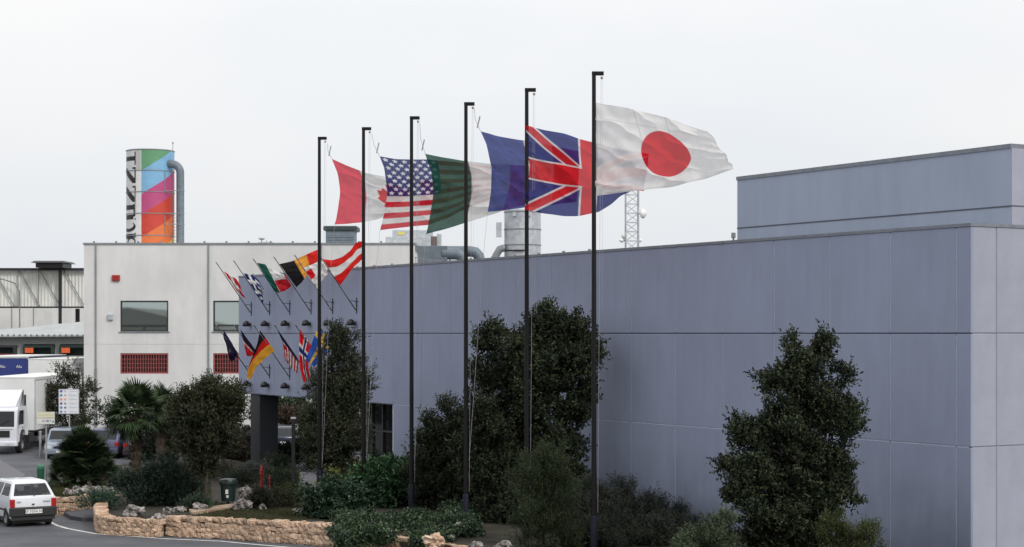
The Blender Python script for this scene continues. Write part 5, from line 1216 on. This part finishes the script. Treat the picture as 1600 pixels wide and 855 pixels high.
for i in range(n): p, q = prof[i], prof[(i+1) % n]; b.add([(-1.2,p[0],p[1]),(1.2,p[0],p[1]),(1.2,q[0],q[1]),(-1.2,q[0],q[1])], [(0,1,2,3)])
part('cab', b, tw, t_, bevel=.05, smooth=False)
b = MB(); b.add([(-1.08,-.03+.02,1.42),(1.08,-.01,1.42),(1.04,.15,2.2),(-1.04,.15,2.2)], [(0,1,2,3)]); 
for v in b.v: v.y -= .02
part('windscreen', b, M['cardark'], t_)
b = MB(); b.add([(1.203,.42,1.50),(1.203,1.35,1.50),(1.203,1.35,2.22),(1.203,.52,2.22)], [(0,1,2,3)]); part('side_window', b, M['cardark'], t_)
b = MB(); b.box(-.85,-.05,.88,.85,-.015,1.22); part('grille', b, M['rubber'], t_)
b = MB()
for k in range(4): b.box(-.83,-.062,.92+k*.08,.83,-.051,.94+k*.08)
part('grille_bar', b, M['frame'], t_)
b = MB(); b.box(-1.22,-.10,.42,1.22,.25,.66); part('front_bumper', b, tw, t_, bevel=.04)
for s in (-.85,.85): b = MB(); b.box(s-.22,-.115,.44,s+.22,-.1005,.6); part('headlight', b, M['lens'], t_, bevel=.01)
b = MB(); b.box(-.3,-.105,.28,.3,-.09,.4); part('number_plate', b, M['plate'], t_)
b = MB(); b.add([(-1.05,.28,cz+.01),(1.05,.28,cz+.01),(1.1,1.5,3.28),(-1.1,1.5,3.28),(-1.1,1.75,cz+.01),(1.1,1.75,cz+.01)], [(0,1,2,3),(3,2,5,4),(0,3,4),(1,5,2)]); part('wind_deflector', b, tw, t_, bevel=.03)
b = MB(); b.tube([(1.12,1.55,cz),(1.14,1.5,3.25)], .03, 6); b.tube([(1.12,1.1,cz),(1.14,1.5,3.25)], .02, 6); b.tube([(1.13,1.9,cz-.3),(1.13,1.9,3.0)], .06, 8); part('deflector_strut', b, M['frame'], t_)
b = MB(); b.box(1.25,.25,1.55,1.40,.34,2.05); b.tube([(1.2,.35,2.1),(1.33,.30,2.1)], .02, 5); part('mirror', b, M['rubber'], t_, bevel=.02)
b = MB(); b.box(1.203,1.05,1.32,1.225,1.22,1.36); part('door_handle', b, M['rubber'], t_)
for (yc) in (1.2, 10.6, 11.8):
    for s in (-1, 1):
        Mx = Matrix.Translation((s*1.05, yc, .5)) @ Matrix.Rotation(math.pi/2, 4, 'Y'); b = MB(); b.lathe([(.28,-.15),(.46,-.15),(.5,-.1),(.5,.1),(.46,.15),(.28,.15)], 24, Mx); w_ = part('wheel', b, M['tyre'], t_, smooth=True)
        b = MB(); b.lathe([(0,s*.04),(.12,s*.1),(.2,s*.04),(.28,s*.12),(.29,0),(0,-s*.1)], 18, Mx); part('rim', b, M['rim'], w_, smooth=True)
b = MB(); b.box(-.5,.6,.55,.5,14,1.04); b.box(.75,2.5,.5,1.2,4.2,.98); b.box(-1.2,3.5,.75,1.2,14.1,1.045); part('chassis', b, M['rubber'], t_)
b = MB(); b.tube([(-.6,-.035,1.45),(-.1,-.02,1.75)], .012, 4); b.tube([(.3,-.035,1.45),(.8,-.02,1.75)], .012, 4); part('wiper', b, M['rubber'], t_)
b = MB(); b.box(1.2005,.36,.98,1.206,.375,2.28); b.box(1.2005,1.46,1.22,1.206,1.475,2.28); b.box(-1.0,-.035,1.28,1.0,-.018,1.295); part('panel_gap', b, M['rubber'], t_)
b = MB(); b.box(.78,1.9,.25,1.22,1.93,.9); part('mud_flap', b, M['rubber'], t_)
# trailers behind
def trailer(label, cat, px0, px1, pyt, pyb, Y, Lt, m, name='box_trailer', stripes=False, skew=0):
    a = P(px0, pyt, Y); c = P(px1, pyb, Y); t_ = thing(name, label, cat, (c.x, Y, 0)); zt_, zb_ = a.z, .95
    b = MB(); b.box(a.x-c.x, 0, zb_, 0, Lt, zt_); part('cargo_box', b, m, t_, bevel=.03); b = MB(); b.box(a.x-c.x-.02,-.02,zt_+.001,.02,Lt+.02,zt_+.06); part('box_roof', b, M['plate'], t_)
    for yc in (1.2, Lt-2, Lt-.9):
        for x in (-.2, a.x-c.x+.2):
            b = MB(); b.lathe([(.25,-.15),(.5,-.12),(.5,.12),(.25,.15),(0,.1)], 18, Matrix.Translation((x, yc, .5)) @ Matrix.Rotation(math.pi/2, 4, 'Y')); part('wheel', b, M['tyre'], t_, smooth=True)
    b = MB(); b.box(a.x-c.x+.3, .1, .6, -.3, Lt-.1, .949); part('chassis', b, M['rubber'], t_)
    return t_, a.x-c.x, zt_
t2, ww, zt_ = trailer('second white box lorry behind the front one, touching the white building', 'lorry', 44, 110, 562, 590, 114.5, 9, tb_, 'box_lorry')
for k in range(3): b = MB(); b.box(.0005,.1,zt_-.35-k*.33,.02,8.9,zt_-.22-k*.33); part('side_rail', b, M['alu'], t2)
t3, ww, zt_ = trailer('lorry with dark blue tarpaulin front and small white lettering', 'lorry', -30, 45, 558, 590, 120, 10, M['bluet'], 'tarpaulin_lorry')
for pxl in (4, 30):
    tm = text_mb('Alu', .27, Matrix.Translation((P(pxl,0,120).x-t3.location.x, -.035, zt_-.62)) @ Matrix.Rotation(math.pi/2, 4, 'X'), .004); part('lettering', tm, M['plate'], t3)
b = MB(); b.box(ww,-.03,zt_-.08,0,-.001,zt_-.0); part('top_rail', b, M['alu'], t3)

# ---------------------------------------------------------------- loading dock and steel canopy beyond
Yd = 150.0; S = Yd/FPX; dk = thing('loading_dock', 'grey loading dock with dark green bays and orange signs', 'building', (P(-60,0,Yd).x, Yd, 0)); X0 = dk.location.x
X = lambda px: (px-800)*S-X0
Z = lambda py: EYE-(py-HZ)*S
b = wall_with_holes(X(-60), X(200), 0, Z(524), [(X(-22),X(27),Z(556),Z(540)),(X(37),X(86),Z(556),Z(538)),(X(94),X(150),Z(556),Z(538))], 0, .3); link('dock_wall', b.mesh('dock_wall', mat('dock_wall', (.34,.35,.33), .8, vs_=.6, var=.1), fix=False), dk)
b = MB(); b.add([(X(-60),-.9,Z(525)),(X(200),-.9,Z(523)),(X(200),7,Z(492)),(X(0),7,Z(511)),(X(-60),7,Z(517))], [(0,1,2,3,4)]); b.add([(X(-60),-.9,Z(525)-.12),(X(200),-.9,Z(523)-.12),(X(200),-.9,Z(523)),(X(-60),-.9,Z(525))], [(0,1,2,3)]); part('roof', b, M['silver_roof'], dk)
b = MB()
for px in range(-20, 140, 9): b.box(X(px), -.95, Z(524.6), X(px+3), -.905, Z(522.5))
part('gutter_bracket', b, M['pipe_grey'], dk)['kind'] = 'stuff'
b = MB(); b.box(X(-60),.5,0,X(200),.6,Z(524)-.05); part('bay_interior', b, M['dkgreen'], dk)
for (a, c, m_) in ((X(-22),X(27),'frame'),(X(37),X(86),'dkgreen'),(X(94),X(150),'dkgreen')):
    b = MB(); b.box(a,-.35,Z(543),c,-.002,Z(539.5)); b.box(a,-.35,Z(556),a+.25,-.002,Z(543.01)); b.box(c-.25,-.35,Z(556),c,-.002,Z(543.01)); part('dock_seal', b, M[m_], dk)
for px in (41, 98): b = MB(); b.box(X(px),-.42,Z(551.5),X(px+13),-.352,Z(543.5)); so_ = part('bay_sign', b, M['orange'], dk)
b = MB(); b.box(X(-10),-.3,Z(556),X(25),-.01,Z(553)); part('red_rail', b, M['red_metal'], dk)
Yc2 = 175.0; S = Yc2/FPX; ck = thing('steel_canopy', 'high black steel canopy hung with translucent corrugated sheeting', 'canopy', (P(-60,0,Yc2).x, Yc2, 0)); X0 = ck.location.x
b = MB(); b.box(X(-60),-.2,Z(423),X(200),.2,Z(419)); part('top_beam', b, M['black'], ck); b = MB(); b.box(X(-60),-.15,Z(481.5),X(200),.15,Z(479)); part('bottom_beam', b, M['black'], ck)
b = MB(); x = X(-60); z0, z1 = Z(479), Z(423); k = 0
while x < X(200):
    y = .24 if k % 2 else .32; y2 = .32 if k % 2 else .24; b.add([(x,y,z0),(x+.16,y2,z0),(x+.16,y2,z1),(x,y,z1)], [(0,1,2,3)]); x += .16; k += 1
part('corrugated_sheet', b, M['tarp'], ck)
for px, wq in ((95, 5),(-30,5),(170,5)): b = MB(); b.box(X(px-wq/2),-.3,0,X(px+wq/2),-.201,Z(423)); part('column', b, M['black'], ck)
b = MB(); b.box(X(108),2.5,0,X(114),2.8,Z(482)); part('rear_column', b, M['black'], ck)
for px in (-40, -10, 30, 62, 100): b = MB(); b.tube([(X(px), .10, Z(423)), (X(px+32), .10, Z(479))], .05, 4); part('truss_diagonal', b, M['pipe_grey'], ck)
for px in (28, 60): b = MB(); b.tube([(X(px), .05, Z(423)), (X(px), .05, Z(479))], .05, 4); part('truss_post', b, M['pipe_grey'], ck)
b = MB(); b.tube([(X(-40),-.3,Z(445)),(X(5),-.35,Z(436)),(X(25),-.35,Z(443)),(X(32),-.35,Z(456)),(X(33),-.35,0)], .07, 6); part('drain_pipe', b, M['pipe_grey'], ck)
b = MB(); b.box(X(62),-1.5,Z(419)+.002,X(104),2,Z(412)); part('ridge_vent', b, M['black'], ck)
b = MB(); b.add([(X(56),-2,Z(411.5)),(X(109),-2,Z(411.5)),(X(105),-1.5,Z(408.5)),(X(60),-1.5,Z(408.5)),(X(56),2.6,Z(411.5)),(X(109),2.6,Z(411.5)),(X(105),2.1,Z(408.5)),(X(60),2.1,Z(408.5))], [(0,1,2,3),(4,7,6,5),(0,3,7,4),(1,5,6,2),(3,2,6,7),(0,4,5,1)]); part('vent_hood', b, M['black'], ck)
Yw = 190.0; S = Yw/FPX; hk = thing('far_warehouse', 'plain white warehouse wall seen beneath the steel canopy', 'building', (P(-60,0,Yw).x, Yw, 0)); X0 = hk.location.x
b = MB(); b.box(X(-60),0,0,X(80),15,Z(440)); part('wall', b, M['white_con'], hk)
for px in (18, 52): b = MB(); b.box(X(px),-.05,0,X(px+1),-.001,Z(441)); part('joint_strip', b, M['pipe_grey'], hk)
b = MB(); b.box(X(-60)-.1,-.1,Z(440)+.001,X(80)+.1,15.1,Z(440)+.3); part('roof', b, M['silver_roof'], hk)
# the gabled hall across the road, behind the viewer, that the white building's windows mirror
wk = thing('gabled_hall', 'dark gabled warehouse across the road reflected in the windows', 'building', (-57, -45, 0))
b = MB(); b.add([(-16,0,0),(16,0,0),(16,0,6.2),(0,0,10.0),(-4,0,9.6),(-16,0,7),(-16,-30,0),(16,-30,0),(16,-30,6.2),(0,-30,10),(-4,-30,9.6),(-16,-30,7)], [(0,1,2,3,4,5),(11,10,9,8,7,6),(0,5,11,6),(1,7,8,2),(0,6,7,1)]); part('wall', b, mat('dark_cladding', (.07,.07,.065), .8), wk)
b = MB(); b.add([(-16.3,.4,6.99),(-4,.4,9.65),(0,.4,10.06),(16.4,.4,6.17),(-16.3,-30.4,6.99),(-4,-30.4,9.65),(0,-30.4,10.06),(16.4,-30.4,6.17)], [(0,1,5,4),(1,2,6,5),(2,3,7,6)]); part('roof', b, mat('dark_roof', (.10,.09,.085), .8), wk)
